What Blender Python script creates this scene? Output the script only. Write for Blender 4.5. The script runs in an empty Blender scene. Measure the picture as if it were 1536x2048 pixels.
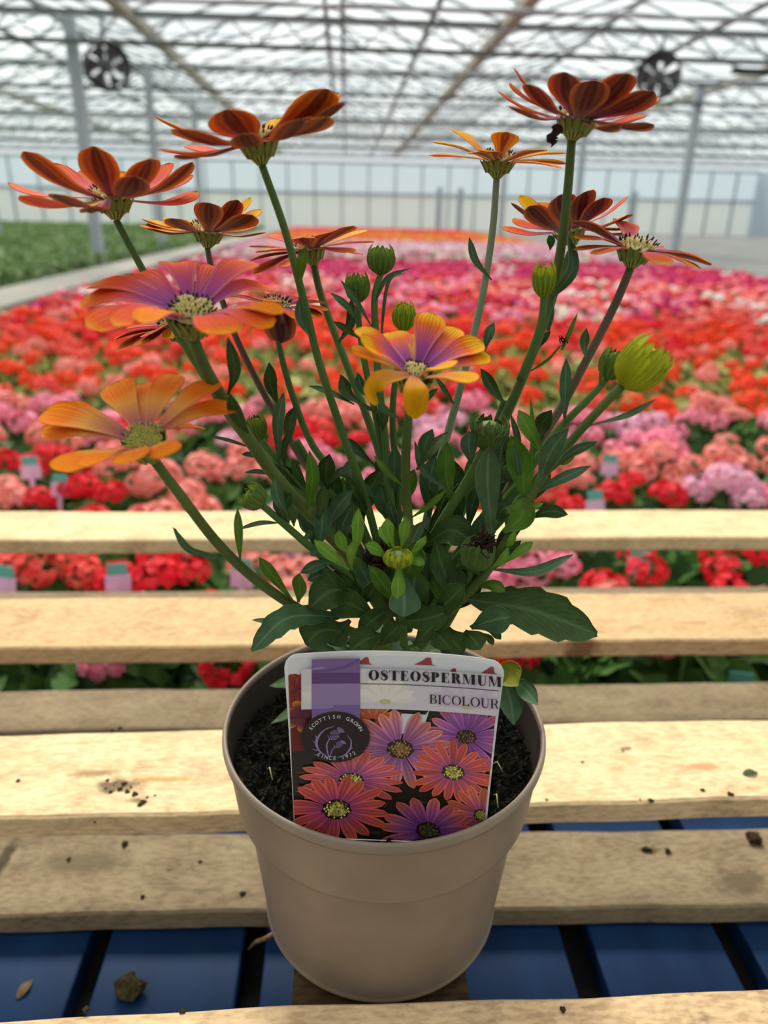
import bpy, bmesh, math, random
import numpy as np
from mathutils import Vector, Matrix
random.seed(7); rng = np.random.default_rng(7)
PI = math.pi
sc = bpy.context.scene
COL = sc.collection

# ---------------------------------------------------------------- camera (world origin = lens)
F_PX = 1450.0
def basis(f, yh=425, vx=690, roll=0.0195):
    c, s = math.cos(roll), math.sin(roll)
    dx, dy = vx-768, 1024-yh
    x = dx*c-dy*s; y = dx*s+dy*c
    p = math.atan2(y, f); yaw = math.atan2(-x, f/math.cos(p))
    F = np.array([math.sin(yaw)*math.cos(p), math.cos(yaw)*math.cos(p), -math.sin(p)])
    R = np.array([math.cos(yaw), -math.sin(yaw), 0.]); U = np.cross(R, F)
    return c*R+s*U, -s*R+c*U, F
CR, CU, CF = basis(F_PX)
cam_data = bpy.data.cameras.new('camera'); cam = bpy.data.objects.new('camera', cam_data); COL.objects.link(cam)
M = Matrix([[CR[i], CU[i], -CF[i], 0] for i in range(3)]+[[0, 0, 0, 1]]); cam.matrix_world = M
cam_data.sensor_fit = 'VERTICAL'; cam_data.sensor_height = 36; cam_data.lens = F_PX/2048*36
cam_data.clip_start = .01; cam_data.clip_end = 200
cam_data.dof.use_dof = True; cam_data.dof.focus_distance = .285; cam_data.dof.aperture_fstop = 8.5
sc.camera = cam
sc.view_settings.view_transform = 'Standard'; sc.view_settings.look = 'None'
sc.view_settings.exposure = 0.2; sc.view_settings.gamma = 1; sc.view_settings.use_curve_mapping = False

# ---------------------------------------------------------------- daylight: overcast sky and a soft high sun
w = bpy.data.worlds.new('overcast_sky'); sc.world = w; w.use_nodes = True
nt = w.node_tree; nt.nodes.clear()
wo = nt.nodes.new('ShaderNodeOutputWorld'); bg = nt.nodes.new('ShaderNodeBackground')
tc = nt.nodes.new('ShaderNodeTexCoord'); sx = nt.nodes.new('ShaderNodeSeparateXYZ'); rp = nt.nodes.new('ShaderNodeValToRGB')
nt.links.new(tc.outputs['Generated'], sx.inputs[0]); nt.links.new(sx.outputs[2], rp.inputs[0])
rp.color_ramp.elements[0].position = 0.0; rp.color_ramp.elements[0].color = (.50, .54, .55, 1)
rp.color_ramp.elements[1].position = .9; rp.color_ramp.elements[1].color = (.90, .94, .96, 1)
# overcast sky, brighter on the side the sun stands (+Y) than behind the photographer
m1 = nt.nodes.new('ShaderNodeMapRange'); m1.inputs[1].default_value = -1; m1.inputs[2].default_value = 1; m1.inputs[3].default_value = .42; m1.inputs[4].default_value = 1.45
nt.links.new(sx.outputs[1], m1.inputs[0])
vm = nt.nodes.new('ShaderNodeVectorMath'); vm.operation = 'SCALE'; nt.links.new(rp.outputs[0], vm.inputs[0]); nt.links.new(m1.outputs[0], vm.inputs['Scale'])
nt.links.new(vm.outputs[0], bg.inputs[0]); bg.inputs[1].default_value = 1.0
nt.links.new(bg.outputs[0], wo.inputs[0])
sd = bpy.data.lights.new('sun', 'SUN'); sd.energy = 5.2; sd.angle = math.radians(24); sd.color = (1, .93, .82)
sun = bpy.data.objects.new('sun', sd); COL.objects.link(sun)
sun.rotation_euler = Vector((.18, -.80, -1.0)).to_track_quat('-Z', 'Y').to_euler()

# ---------------------------------------------------------------- helpers
def ray(x, y):
    d = CF + CR*(x-768)/F_PX + CU*(1024-y)/F_PX
    return d/np.linalg.norm(d)
def _z(x, y, z):
    d = ray(x, y); p = d*(z/d[2]); return p[0], p[1]
def atY(x, y, Y):
    d = ray(x, y); return d*(Y/d[1])
def atZ(x, y, z):
    d = ray(x, y); return d*(z/d[2])
def nrm(v):
    v = np.asarray(v, float); n = np.linalg.norm(v); return v/n if n > 1e-12 else v

def tag(o, label=None, cat=None, group=None, kind=None):
    if label: o['label'] = label
    if cat: o['category'] = cat
    if group: o['group'] = group
    if kind: o['kind'] = kind
    return o
def empty(name, loc=(0, 0, 0), parent=None):
    o = bpy.data.objects.new(name, None); COL.objects.link(o); o.empty_display_size = .01
    o.location = loc
    if parent: o.parent = parent
    return o
def link(name, me, parent=None, loc=None):
    o = bpy.data.objects.new(name, me); COL.objects.link(o)
    if parent:
        o.parent = parent
    if loc is not None: o.location = loc
    return o

class MB:
    """collects vertices, faces, uvs and material slots of one mesh"""
    def __init__(s): s.v = []; s.f = []; s.uv = []; s.mi = []; s.n = 0; s.col = []
    def add(s, V, F, UV=None, mi=0, col=None):
        V = np.asarray(V, float).reshape(-1, 3); s.v.append(V)
        for k, f in enumerate(F):
            s.f.append(tuple(int(i)+s.n for i in f))
            s.mi.append(mi[k] if hasattr(mi, '__len__') else mi)
        s.uv.append(np.asarray(UV, float).reshape(-1, 2) if UV is not None else np.zeros((len(V), 2)))
        if col is not None: s.col.append(np.asarray(col, float).reshape(-1, 3))
        else: s.col.append(np.ones((len(V), 3)))
        s.n += len(V); return s
    def box(s, x0, x1, y0, y1, z0, z1, mi=0):
        V = [(x, y, z) for z in (z0, z1) for y in (y0, y1) for x in (x0, x1)]
        return s.add(V, [(0, 2, 3, 1), (4, 5, 7, 6), (0, 1, 5, 4), (2, 6, 7, 3), (0, 4, 6, 2), (1, 3, 7, 5)], mi=mi)
    def bar(s, a, b, wd, ht=None, mi=0, up=(0, 0, 1)):
        a = np.asarray(a, float); b = np.asarray(b, float); ht = ht or wd
        t = nrm(b-a); u = np.asarray(up, float)
        if abs(t@u) > .98: u = np.array([0, 1., 0])
        sd_ = nrm(np.cross(t, u)); u = np.cross(sd_, t)
        V = [p+sd_*i*wd/2+u*j*ht/2 for p in (a, b) for i, j in ((-1, -1), (1, -1), (1, 1), (-1, 1))]
        return s.add(V, [(0, 1, 2, 3), (4, 7, 6, 5), (0, 4, 5, 1), (1, 5, 6, 2), (2, 6, 7, 3), (3, 7, 4, 0)], mi=mi)
    def tube(s, P, R, n=8, mi=0, caps=True):
        P = [np.asarray(p, float) for p in P]; m = len(P)
        R = R if hasattr(R, '__len__') else [R]*m
        T = [nrm(P[min(i+1, m-1)]-P[max(i-1, 0)]) for i in range(m)]
        u = np.cross(T[0], [.13, .9, .2]); u = nrm(u); V = []; UV = []
        for i in range(m):
            u = nrm(u-T[i]*(u@T[i])); q = np.cross(T[i], u)
            for k in range(n):
                a = 2*PI*k/n; V.append(P[i]+R[i]*(math.cos(a)*u+math.sin(a)*q)); UV.append((k/n, i/(m-1)))
        F = [(i*n+k, i*n+(k+1) % n, (i+1)*n+(k+1) % n, (i+1)*n+k) for i in range(m-1) for k in range(n)]
        if caps: F += [tuple(range(n))[::-1], tuple((m-1)*n+k for k in range(n))]
        return s.add(V, F, UV, mi)
    def lathe(s, prof, n=64, c=(0, 0, 0), mi=0, closed=False):
        m = len(prof); V = []; UV = []
        for i, (r, z) in enumerate(prof):
            for k in range(n):
                a = 2*PI*k/n; V.append((c[0]+r*math.cos(a), c[1]+r*math.sin(a), c[2]+z)); UV.append((k/n, i/(m-1)))
        F = [(i*n+k, i*n+(k+1) % n, (i+1)*n+(k+1) % n, (i+1)*n+k) for i in range(m-1) for k in range(n)]
        if closed: F += [tuple(range(n))[::-1], tuple((m-1)*n+k for k in range(n))]
        return s.add(V, F, UV, mi)
    def mesh(s, name, mats, smooth=True):
        me = bpy.data.meshes.new(name)
        V = np.concatenate(s.v)
        me.from_pydata(V.tolist(), [], s.f)
        for m_ in (mats if isinstance(mats, (list, tuple)) else [mats]): me.materials.append(m_)
        me.polygons.foreach_set('material_index', s.mi)
        uvl = me.uv_layers.new(name='uv'); UV = np.concatenate(s.uv)
        li = np.empty(len(me.loops), int); me.loops.foreach_get('vertex_index', li)
        uvl.data.foreach_set('uv', UV[li].ravel())
        if any((c != 1).any() for c in s.col):
            ca = me.color_attributes.new('print', 'FLOAT_COLOR', 'POINT')
            c4 = np.ones((len(V), 4)); c4[:, :3] = np.concatenate(s.col); ca.data.foreach_set('color', c4.ravel())
        if smooth: me.polygons.foreach_set('use_smooth', [True]*len(s.f))
        me.update(); return me
    def build(s, name, mats, parent=None, smooth=True):
        return link(name, s.mesh(name, mats, smooth), parent)

# ---------------------------------------------------------------- materials
def srgb(r, g, b):
    f = lambda c: (c/255/12.92) if c <= 10 else ((c/255+.055)/1.055)**2.4
    return (f(r), f(g), f(b), 1)
class NT:
    def __init__(s, name):
        s.m = bpy.data.materials.new(name); s.m.use_nodes = True; s.t = s.m.node_tree; s.t.nodes.clear()
        s.out = s.n('OutputMaterial')
    def n(s, typ, **kw):
        nd = s.t.nodes.new('ShaderNode'+typ)
        for k, v in kw.items(): setattr(nd, k, v)
        return nd
    def l(s, a, b): s.t.links.new(a, b)
    def ramp(s, fac, stops, interp='LINEAR'):
        r = s.n('ValToRGB'); cr = r.color_ramp; cr.interpolation = interp
        while len(cr.elements) > 1: cr.elements.remove(cr.elements[-1])
        cr.elements[0].position = stops[0][0]; cr.elements[0].color = stops[0][1]
        for p, c in stops[1:]:
            e = cr.elements.new(p); e.color = c
        s.l(fac, r.inputs[0]); return r.outputs[0]
    def noise(s, scale=5, detail=3, vec=None, dist=0, rough=.5):
        nd = s.n('TexNoise'); nd.inputs['Scale'].default_value = scale; nd.inputs['Detail'].default_value = detail
        nd.inputs['Distortion'].default_value = dist; nd.inputs['Roughness'].default_value = rough
        if vec is not None: s.l(vec, nd.inputs['Vector'])
        return nd.outputs[0]
    def obj(s, scale=(1, 1, 1), loc=(0, 0, 0)):
        t = s.n('TexCoord'); mp = s.n('Mapping'); mp.inputs['Scale'].default_value = scale; mp.inputs['Location'].default_value = loc
        s.l(t.outputs['Object'], mp.inputs[0]); return mp.outputs[0]
    def uv(s):
        t = s.n('TexCoord'); sp = s.n('SeparateXYZ'); s.l(t.outputs['UV'], sp.inputs[0]); return sp.outputs[0], sp.outputs[1]
    def mix(s, fac, a, b, typ='MIX'):
        m_ = s.n('MixRGB', blend_type=typ)
        for sock, v in ((m_.inputs[0], fac), (m_.inputs[1], a), (m_.inputs[2], b)):
            if hasattr(v, 'default_value') or hasattr(v, 'is_linked'): s.l(v, sock)
            else: sock.default_value = v
        return m_.outputs[0]
    def math(s, op, a, b=0.0):
        m_ = s.n('Math', operation=op)
        for sock, v in ((m_.inputs[0], a), (m_.inputs[1], b)):
            if hasattr(v, 'is_linked'): s.l(v, sock)
            else: sock.default_value = v
        return m_.outputs[0]
    def bsdf(s, color, rough=.6, spec=.3, bump=None, bstr=.3, bdist=.001, trans=0, metal=0):
        b = s.n('BsdfPrincipled')
        if hasattr(color, 'is_linked'): s.l(color, b.inputs['Base Color'])
        else: b.inputs['Base Color'].default_value = color
        b.inputs['Roughness'].default_value = rough; b.inputs['Specular IOR Level'].default_value = spec
        b.inputs['Metallic'].default_value = metal
        if bump is not None:
            bp = s.n('Bump'); bp.inputs['Strength'].default_value = bstr; bp.inputs['Distance'].default_value = bdist
            s.l(bump, bp.inputs['Height']); s.l(bp.outputs[0], b.inputs['Normal'])
        res = b.outputs[0]
        if trans:
            tr = s.n('BsdfTranslucent')
            if hasattr(color, 'is_linked'): s.l(color, tr.inputs[0])
            else: tr.inputs[0].default_value = color
            mx = s.n('MixShader'); mx.inputs[0].default_value = trans
            s.l(res, mx.inputs[1]); s.l(tr.outputs[0], mx.inputs[2]); res = mx.outputs[0]
        s.l(res, s.out.inputs[0]); return s.m

def simple(name, rgb, rough=.6, spec=.3, var=.12, scale=30, trans=0, metal=0):
    t = NT(name); c = srgb(*rgb); d = tuple(x*(1-var) for x in c[:3])+(1,)
    e = tuple(min(1, x*(1+var)) for x in c[:3])+(1,)
    n_ = t.noise(scale, 3, t.obj())
    return t.bsdf(t.ramp(n_, [(.3, d), (.7, e)]), rough, spec, trans=trans, metal=metal)

def wood(name, light, mid, dark, dirt=.62, seed=0., stain=()):
    t = NT(name); v = t.obj((2.2, 26, 26), (seed, seed*1.7, seed*.3))
    g = t.noise(3.2, 6, v, dist=.9, rough=.6)
    base = t.ramp(g, [(.30, srgb(*dark)), (.47, srgb(*mid)), (.60, srgb(*light)), (.78, srgb(*mid))])
    big = t.noise(5, 4, t.obj((1, 1.6, 1), (seed*2+3, 1, 0)), dist=.6)
    base = t.mix(t.math('MULTIPLY', big, .5), base, srgb(*mid), 'MULTIPLY') if False else t.mix(.35, base, t.ramp(big, [(.35, srgb(*dark)), (.6, srgb(*light))]))
    sp = t.noise(55, 5, t.obj((1, 1, 1), (seed, 4, 2)), rough=.7)
    lump = t.noise(7, 2, t.obj((1, 1, 1), (seed*3, 9, 2)))
    spm = t.ramp(t.math('ADD', sp, t.math('MULTIPLY', lump, .25)), [(dirt+.115, (0, 0, 0, 1)), (dirt+.18, (1, 1, 1, 1))])
    base = t.mix(t.math('MULTIPLY', spm, .8), base, srgb(62, 50, 36))
    fine = t.noise(420, 3, t.obj((.35, 1, 1)))
    mid_ = t.noise(26, 5, t.obj((.8, 1.3, 1), (seed, 2, 7)), dist=.5, rough=.7)
    base = t.mix(.55, base, t.ramp(mid_, [(.33, srgb(*[q*.80 for q in dark])), (.5, srgb(*mid)), (.68, srgb(*light))]), 'MIX')
    base = t.mix(.28, base, t.ramp(fine, [(.35, srgb(*[q*.6 for q in dark])), (.6, srgb(*light))]), 'MIX')
    for (cx_, cy_, rx_, ry_, rgb_, th_) in stain:      # smears of soil and knots, each at its own spot of the board
        n3 = t.noise(70, 5, t.obj((1, 1, 1), (seed, 0, 1)), rough=.7)
        q = t.n('Mapping', vector_type='POINT'); tcx = t.n('TexCoord'); t.l(tcx.outputs['Object'], q.inputs[0])
        q.inputs['Location'].default_value = (-cx_/rx_, -cy_/ry_, 0); q.inputs['Scale'].default_value = (1/rx_, 1/ry_, 0)
        ln = t.n('VectorMath', operation='LENGTH'); t.l(q.outputs[0], ln.inputs[0])
        f_ = t.math('SUBTRACT', t.math('ADD', 1.0, t.math('MULTIPLY', t.math('SUBTRACT', n3, .5), th_)), ln.outputs['Value'])
        base = t.mix(t.ramp(f_, [(0, (0, 0, 0, 1)), (.55, (.8, .8, .8, 1))]), base, srgb(*rgb_))
    h = t.math('ADD', g, t.math('MULTIPLY', fine, .35))
    return t.bsdf(base, .8, .15, h, .55, .0012)

M_wood_new = wood('pale_pine_wood', (246, 220, 176), (234, 200, 152), (208, 166, 122), .66, 1.3, [
    (*_z(180, 1548, -.323), .016, .004, (150, 118, 84), 2.5), (*_z(240, 1572, -.323), .014, .006, (84, 66, 46), 3.5), (*_z(275, 1602, -.323), .008, .004, (96, 84, 60), 3.), (*_z(330, 1560, -.323), .02, .003, (190, 146, 84), 2.5),
    (*_z(1405, 1535, -.323), .016, .0035, (196, 136, 92), 2.), (*_z(1250, 1498, -.323), .005, .002, (120, 96, 70), 3.), (*_z(240, 1460, -.323), .010, .002, (176, 140, 100), 3.)])
M_wood_tan = wood('tan_pine_wood', (226, 190, 144), (212, 172, 126), (188, 146, 104), .70, 5.1, [(*_z(1165, 1283, -.323), .016, .007, (116, 74, 44), 1.6), (*_z(1390, 1245, -.323), .02, .004, (186, 142, 100), 2.)])
M_wood_old = wood('weathered_wood', (176, 158, 128), (154, 134, 106), (122, 102, 80), .66, 8.7, [(*_z(150, 1725, -.421), .05, .012, (116, 104, 80), 2.), (*_z(10, 1715, -.421), .006, .022, (60, 48, 34), 2.), (*_z(1300, 1702, -.421), .012, .004, (84, 70, 52), 3.), (*_z(1480, 1760, -.421), .022, .014, (110, 96, 74), 2.5)])
M_wood_near = wood('rough_sawn_wood', (236, 206, 164), (216, 180, 136), (166, 128, 92), .63, 2.2)
M_wood_end = wood('dark_end_grain_wood', (96, 72, 48), (66, 48, 32), (34, 24, 16), .6, 6.4)

t = NT('blue_painted_board')
M_blue = t.bsdf(t.ramp(t.noise(9, 5, t.obj((3, 1, 3))), [(.3, srgb(12, 46, 88)), (.7, srgb(18, 62, 110))]), .6, .3, t.noise(160, 3, t.obj((2, .3, 1))), .2)
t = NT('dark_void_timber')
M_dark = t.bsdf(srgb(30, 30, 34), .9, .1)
t = NT('taupe_plastic')
M_pot = t.bsdf(t.ramp(t.noise(60, 3, t.obj()), [(.35, srgb(134, 118, 101)), (.7, srgb(141, 124, 107))]), .42, .4, t.noise(700, 2, t.obj()), .05)
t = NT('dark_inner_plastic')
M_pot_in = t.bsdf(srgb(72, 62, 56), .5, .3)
t = NT('potting_compost')
M_soil = t.bsdf(t.ramp(t.noise(260, 6, t.obj(), rough=.75), [(.38, srgb(10, 10, 8)), (.55, srgb(30, 30, 22)), (.68, srgb(66, 60, 42)), (.8, srgb(38, 36, 26))]), .95, .1, t.noise(500, 5, t.obj()), 1.0, .002)
M_crumb = simple('soil_crumb_brown', (58, 46, 34), .95, .1, .4, 400)

def leafmat(name, dark, light, rib, trans=.22):
    t = NT(name); u, v = t.uv()
    d = t.math('ABSOLUTE', t.math('SUBTRACT', u, .5))
    ribm = t.ramp(d, [(0, (1, 1, 1, 1)), (.035, (.6, .6, .6, 1)), (.075, (0, 0, 0, 1))])
    edge = t.ramp(d, [(.455, (0, 0, 0, 1)), (.5, (1, 1, 1, 1))])
    w_ = t.n('TexWave', wave_type='BANDS'); mp = t.n('Combine' + 'XYZ')
    t.l(t.math('ADD', t.math('MULTIPLY', v, 1.0), t.math('MULTIPLY', d, -.8)), mp.inputs[0]); t.l(mp.outputs[0], w_.inputs[0])
    w_.inputs['Scale'].default_value = 3.2; w_.inputs['Distortion'].default_value = .6
    n_ = t.noise(140, 4, t.obj())
    base = t.ramp(n_, [(.32, srgb(*dark)), (.7, srgb(*light))])
    base = t.mix(t.math('MULTIPLY', ribm, .55), base, srgb(*rib))
    base = t.mix(t.math('MULTIPLY', edge, .5), base, srgb(*rib))
    return t.bsdf(base, .52, .35, t.math('ADD', t.math('MULTIPLY', w_.outputs[1], .5), n_), .35, .0005, trans=trans)
M_leaf = {'d': leafmat('leaf_deep_green', (46, 72, 22), (64, 96, 30), (98, 130, 80)),
          'b': leafmat('leaf_blue_green', (62, 94, 58), (84, 120, 76), (134, 160, 124)),
          'g': leafmat('leaf_mid_green', (76, 116, 24), (104, 148, 38), (140, 170, 84), .3),
          'l': leafmat('leaf_fresh_green', (110, 156, 44), (142, 186, 66), (180, 208, 110), .35),
          'y': leafmat('leaf_yellowing', (150, 160, 50), (196, 190, 60), (190, 190, 110), .35),
          'k': leafmat('leaf_withered', (120, 92, 60), (164, 132, 92), (180, 150, 110), .1)}
def stemmat(name, a, b):
    t = NT(name); n_ = t.noise(90, 3, t.obj((1, 1, .3)))
    return t.bsdf(t.ramp(n_, [(.3, srgb(*a)), (.7, srgb(*b))]), .6, .3, t.noise(900, 2, t.obj()), .25, .0003, trans=.06)
M_stem = {'g': stemmat('stem_green', (66, 98, 40), (90, 122, 56)), 'o': stemmat('stem_olive', (70, 90, 38), (100, 116, 50)),
          'm': stemmat('stem_purple_brown', (92, 76, 62), (116, 100, 78)), 'b': stemmat('stem_grey_green', (112, 128, 96), (142, 156, 120))}

def petal_top(name, stops, vein=(150, 60, 80), pale=(255, 225, 200)):
    t = NT(name); u, v = t.uv()
    nn = t.noise(40, 3, t.obj()); vv = t.math('ADD', v, t.math('MULTIPLY', t.math('SUBTRACT', nn, .5), .22))
    base = t.ramp(vv, [(p, srgb(*c)) for p, c in stops])
    w_ = t.n('TexWave', wave_type='BANDS'); cx = t.n('CombineXYZ'); t.l(u, cx.inputs[0]); t.l(t.math('MULTIPLY', v, .08), cx.inputs[1]); t.l(cx.outputs[0], w_.inputs[0])
    w_.inputs['Scale'].default_value = 2.6; w_.inputs['Distortion'].default_value = .8; w_.inputs['Detail Scale'].default_value = 3
    base = t.mix(t.math('MULTIPLY', w_.outputs[1], .13), base, srgb(*vein), 'MIX')
    d = t.math('ABSOLUTE', t.math('SUBTRACT', u, .5))
    e = t.ramp(d, [(.36, (0, 0, 0, 1)), (.47, (1, 1, 1, 1))])
    lowv = t.ramp(v, [(.1, (1, 1, 1, 1)), (.8, (0, 0, 0, 1))])
    base = t.mix(t.math('MULTIPLY', t.math('MULTIPLY', e, lowv), .42), base, srgb(*pale))
    return t.bsdf(base, .6, .12, w_.outputs[1], .3, .0005, trans=.5)
def petal_under(name, cen, stripe, edge):
    t = NT(name); u, v = t.uv()
    d = t.math('ABSOLUTE', t.math('SUBTRACT', u, .5))
    nn = t.noise(60, 3, t.obj())
    dd = t.math('ADD', d, t.math('MULTIPLY', t.math('SUBTRACT', nn, .5), .12))
    base = t.ramp(dd, [(0, srgb(*[(a_+b_)/2 for a_, b_ in zip(stripe, cen)])), (.04, srgb(*stripe)), (.13, srgb(*stripe)), (.2, srgb(*cen)), (.28, srgb(*[(a_+2*b_)/3 for a_, b_ in zip(stripe, cen)])), (.34, srgb(*cen)), (.44, srgb(*edge))])
    pale = t.ramp(v, [(.0, (1, 1, 1, 1)), (.35, (0, 0, 0, 1))])
    base = t.mix(t.math('MULTIPLY', pale, .4), base, srgb(196, 150, 170))
    return t.bsdf(base, .5, .2, d, .3, .0005, trans=.18)
PT = {
 'coral': petal_top('petal_coral_purple', [(0, (150, 80, 170)), (.16, (200, 100, 180)), (.32, (240, 110, 130)), (.5, (250, 104, 66)), (.8, (252, 120, 40)), (1, (255, 186, 20))], (190, 60, 70), (255, 214, 214)),
 'orange': petal_top('petal_orange', [(0, (160, 90, 150)), (.14, (224, 150, 130)), (.3, (255, 206, 96)), (.52, (255, 150, 18)), (1, (255, 172, 0))], (226, 96, 40), (255, 232, 150)),
 'yellow': petal_top('petal_yellow_purple', [(0, (120, 66, 150)), (.2, (180, 88, 176)), (.4, (236, 116, 112)), (.56, (252, 128, 20)), (.72, (255, 190, 0)), (1, (255, 214, 0))], (200, 80, 90), (250, 200, 190)),
 'lemon': petal_top('petal_golden', [(0, (170, 90, 130)), (.3, (240, 170, 90)), (.6, (255, 190, 20)), (1, (255, 214, 20))], (240, 160, 20), (255, 226, 120)),
 'pink': petal_top('petal_salmon_pink', [(0, (240, 190, 200)), (.3, (236, 130, 140)), (.6, (240, 112, 90)), (1, (248, 140, 60))], (210, 80, 80), (255, 224, 214)),
}
PU = {
 'brown': petal_under('petal_underside_brown', (176, 100, 56), (98, 50, 38), (236, 150, 52)),
 'dark': petal_under('petal_underside_maroon', (132, 76, 58), (76, 38, 40), (206, 118, 56)),
 'gold': petal_under('petal_underside_gold', (226, 148, 40), (140, 66, 36), (246, 186, 40)),
 'salmon': petal_under('petal_underside_salmon', (232, 110, 74), (206, 80, 66), (246, 146, 70)),
}
t = NT('calyx_striped'); u, v = t.uv()
w_ = t.n('TexWave', wave_type='BANDS'); cx = t.n('CombineXYZ'); t.l(u, cx.inputs[0]); t.l(cx.outputs[0], w_.inputs[0]); w_.inputs['Scale'].default_value = 3.2*1.43
M_calyx = t.bsdf(t.ramp(w_.outputs[1], [(.2, srgb(74, 92, 30)), (.6, srgb(108, 124, 44)), (.9, srgb(172, 178, 88))]), .55, .3, trans=.1)
M_sepal = leafmat('bract_green', (92, 128, 26), (124, 158, 40), (190, 204, 60), .25)
M_sepal_d = leafmat('bract_dark_green', (74, 100, 40), (98, 126, 56), (150, 168, 90), .2)
M_sepal_y = leafmat('bract_yellow', (168, 176, 24), (206, 206, 30), (240, 230, 60), .35)
M_cream = simple('floret_cream', (226, 214, 150), .6, .3, .2, 600)
M_olive = simple('floret_green_yellow', (176, 172, 84), .6, .3, .25, 600)
M_black = simple('anther_black', (34, 22, 30), .6, .3, .3, 600)
M_dry = simple('withered_brown', (58, 38, 34), .9, .1, .4, 500)

# ================================================================= THE GREENHOUSE
M_steel = simple('galvanised_steel', (176, 186, 194), .5, .4, .08, 3)
M_steel_d = simple('grey_steel', (96, 104, 102), .55, .4, .08, 3)
M_alu = simple('cream_gutter_steel', (176, 172, 156), .55, .4, .08, 3)
M_white = NT('white_panel'); M_white = M_white.bsdf(srgb(226, 230, 228), .6, .2, trans=.55)
M_poly = NT('polycarbonate_sheet'); M_poly = M_poly.bsdf(srgb(216, 224, 228), .5, .3, trans=.7)
t = NT('concrete_floor')
M_floor = t.bsdf(t.ramp(t.noise(1.5, 5, t.obj()), [(.3, srgb(112, 112, 112)), (.7, srgb(134, 134, 132))]), .85, .2)
M_kerb = simple('pale_concrete_kerb', (150, 146, 138), .8, .2, .1, 4)
t = NT('roof_glass')
tr = t.n('BsdfTransparent'); tr.inputs[0].default_value = (.93, .96, .96, 1)
df = t.n('BsdfTranslucent'); df.inputs[0].default_value = (.9, .95, .94, 1)
mx = t.n('MixShader'); mx.inputs[0].default_value = .3
dirt = t.ramp(t.noise(1.3, 5, t.obj((1, .3, 1))), [(.35, (.12, .12, .12, 1)), (.7, (.5, .5, .5, 1))])
t.l(dirt, mx.inputs[0]); t.l(tr.outputs[0], mx.inputs[1]); t.l(df.outputs[0], mx.inputs[2]); t.l(mx.outputs[0], t.out.inputs[0])
M_glass = t.m

ZG = -.74          # greenhouse floor
def struct(name, mb, m, smooth=False):
    o = mb.build(name, m, None, smooth); o['kind'] = 'structure'; return o
struct('floor', MB().box(-15, 16, -3, 34, ZG-.1, ZG), M_floor)
WB = 30.2
mb = MB().box(-15, 16, WB, WB+.06, ZG, .62, 0); mb.box(-15, 16, WB, WB+.04, .62, 1.75, 1)
struct('wall_back', mb, [M_white, M_poly])
mb = MB().box(-15.06, -15, -3, WB, ZG, 1.75); struct('wall_left', mb, M_poly)
mb = MB().box(16, 16.06, -3, WB, ZG, 1.75); struct('wall_right', mb, M_poly)
mb = MB()
for x in np.arange(-14.4, 16, 1.02): mb.box(x-.03, x+.03, WB-.1, WB-.005, ZG, 1.75)
for z in (.66, 1.72): mb.box(-15, 16, WB-.14, WB-.1, z-.05, z+.05)
struct('trim_1', mb, M_steel)
mb = MB()
for x in (3.6, 4.4, 11.2, 13.0): mb.box(x-.09, x+.09, WB-.22, WB-.14, ZG, .95)
struct('trim_2', mb, M_steel)
# ridge and furrow glass roof
GUT = [-14.7, -10.6, -6.5, -2.4, 1.85, 6.1, 10.2, 14.3]
ZGUT, ZRID = 2.05, 2.72
mb = MB(); bars = MB(); rid = MB()
for a, b in zip(GUT[:-1], GUT[1:]):
    m_ = (a+b)/2
    mb.add([(a, -3, ZGUT), (a, WB, ZGUT), (m_, WB, ZRID), (m_, -3, ZRID)], [(0, 1, 2, 3)])
    mb.add([(m_, -3, ZRID), (m_, WB, ZRID), (b, WB, ZGUT), (b, -3, ZGUT)], [(0, 1, 2, 3)])
    rid.bar((m_, -3, ZRID-.02), (m_, WB, ZRID-.02), .07, .06)
    for y in np.arange(1.2, WB, .85):
        bars.bar((a, y, ZGUT-.02), (m_, y, ZRID-.03), .03, .03); bars.bar((m_, y, ZRID-.03), (b, y, ZGUT-.02), .03, .03)
struct('ceiling', mb, M_glass)
struct('trim_3', bars, M_steel); struct('trim_4', rid, M_steel_d)
# gutters in depth, each one thing
def depth_beam(name, x, z, wd, ht, m_, lab, cat, group=None):
    o = MB().box(x-wd/2, x+wd/2, -3, WB-.2, z-ht/2, z+ht/2).build(name, m_, None, False); tag(o, lab, cat, group); return o
for x, wd, lab in ((-6.5, .12, 'roof gutter running back along the far left bay'), (-2.4, .13, 'thick grey roof gutter running back just left of centre'),
                   (1.85, .14, 'cream roof gutter running back right of the centre ridge'), (6.1, .14, 'cream roof gutter running back along the right bay')):
    depth_beam('roof_gutter', x, 2.0, wd, .10, M_alu, lab, 'gutter', 'roof gutters')
for x, lab in ((-.02, 'dark overhead pipe running straight back above the plant'), (.92, 'thin overhead pipe between centre line and cream gutter'),
               (4.0, 'overhead heating pipe left of the right hand fan'), (-4.0, 'overhead heating pipe left of the left hand fan')):
    depth_beam('overhead_pipe', x, 1.9, .045, .045, M_steel_d, lab, 'pipe', 'overhead pipes')
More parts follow.
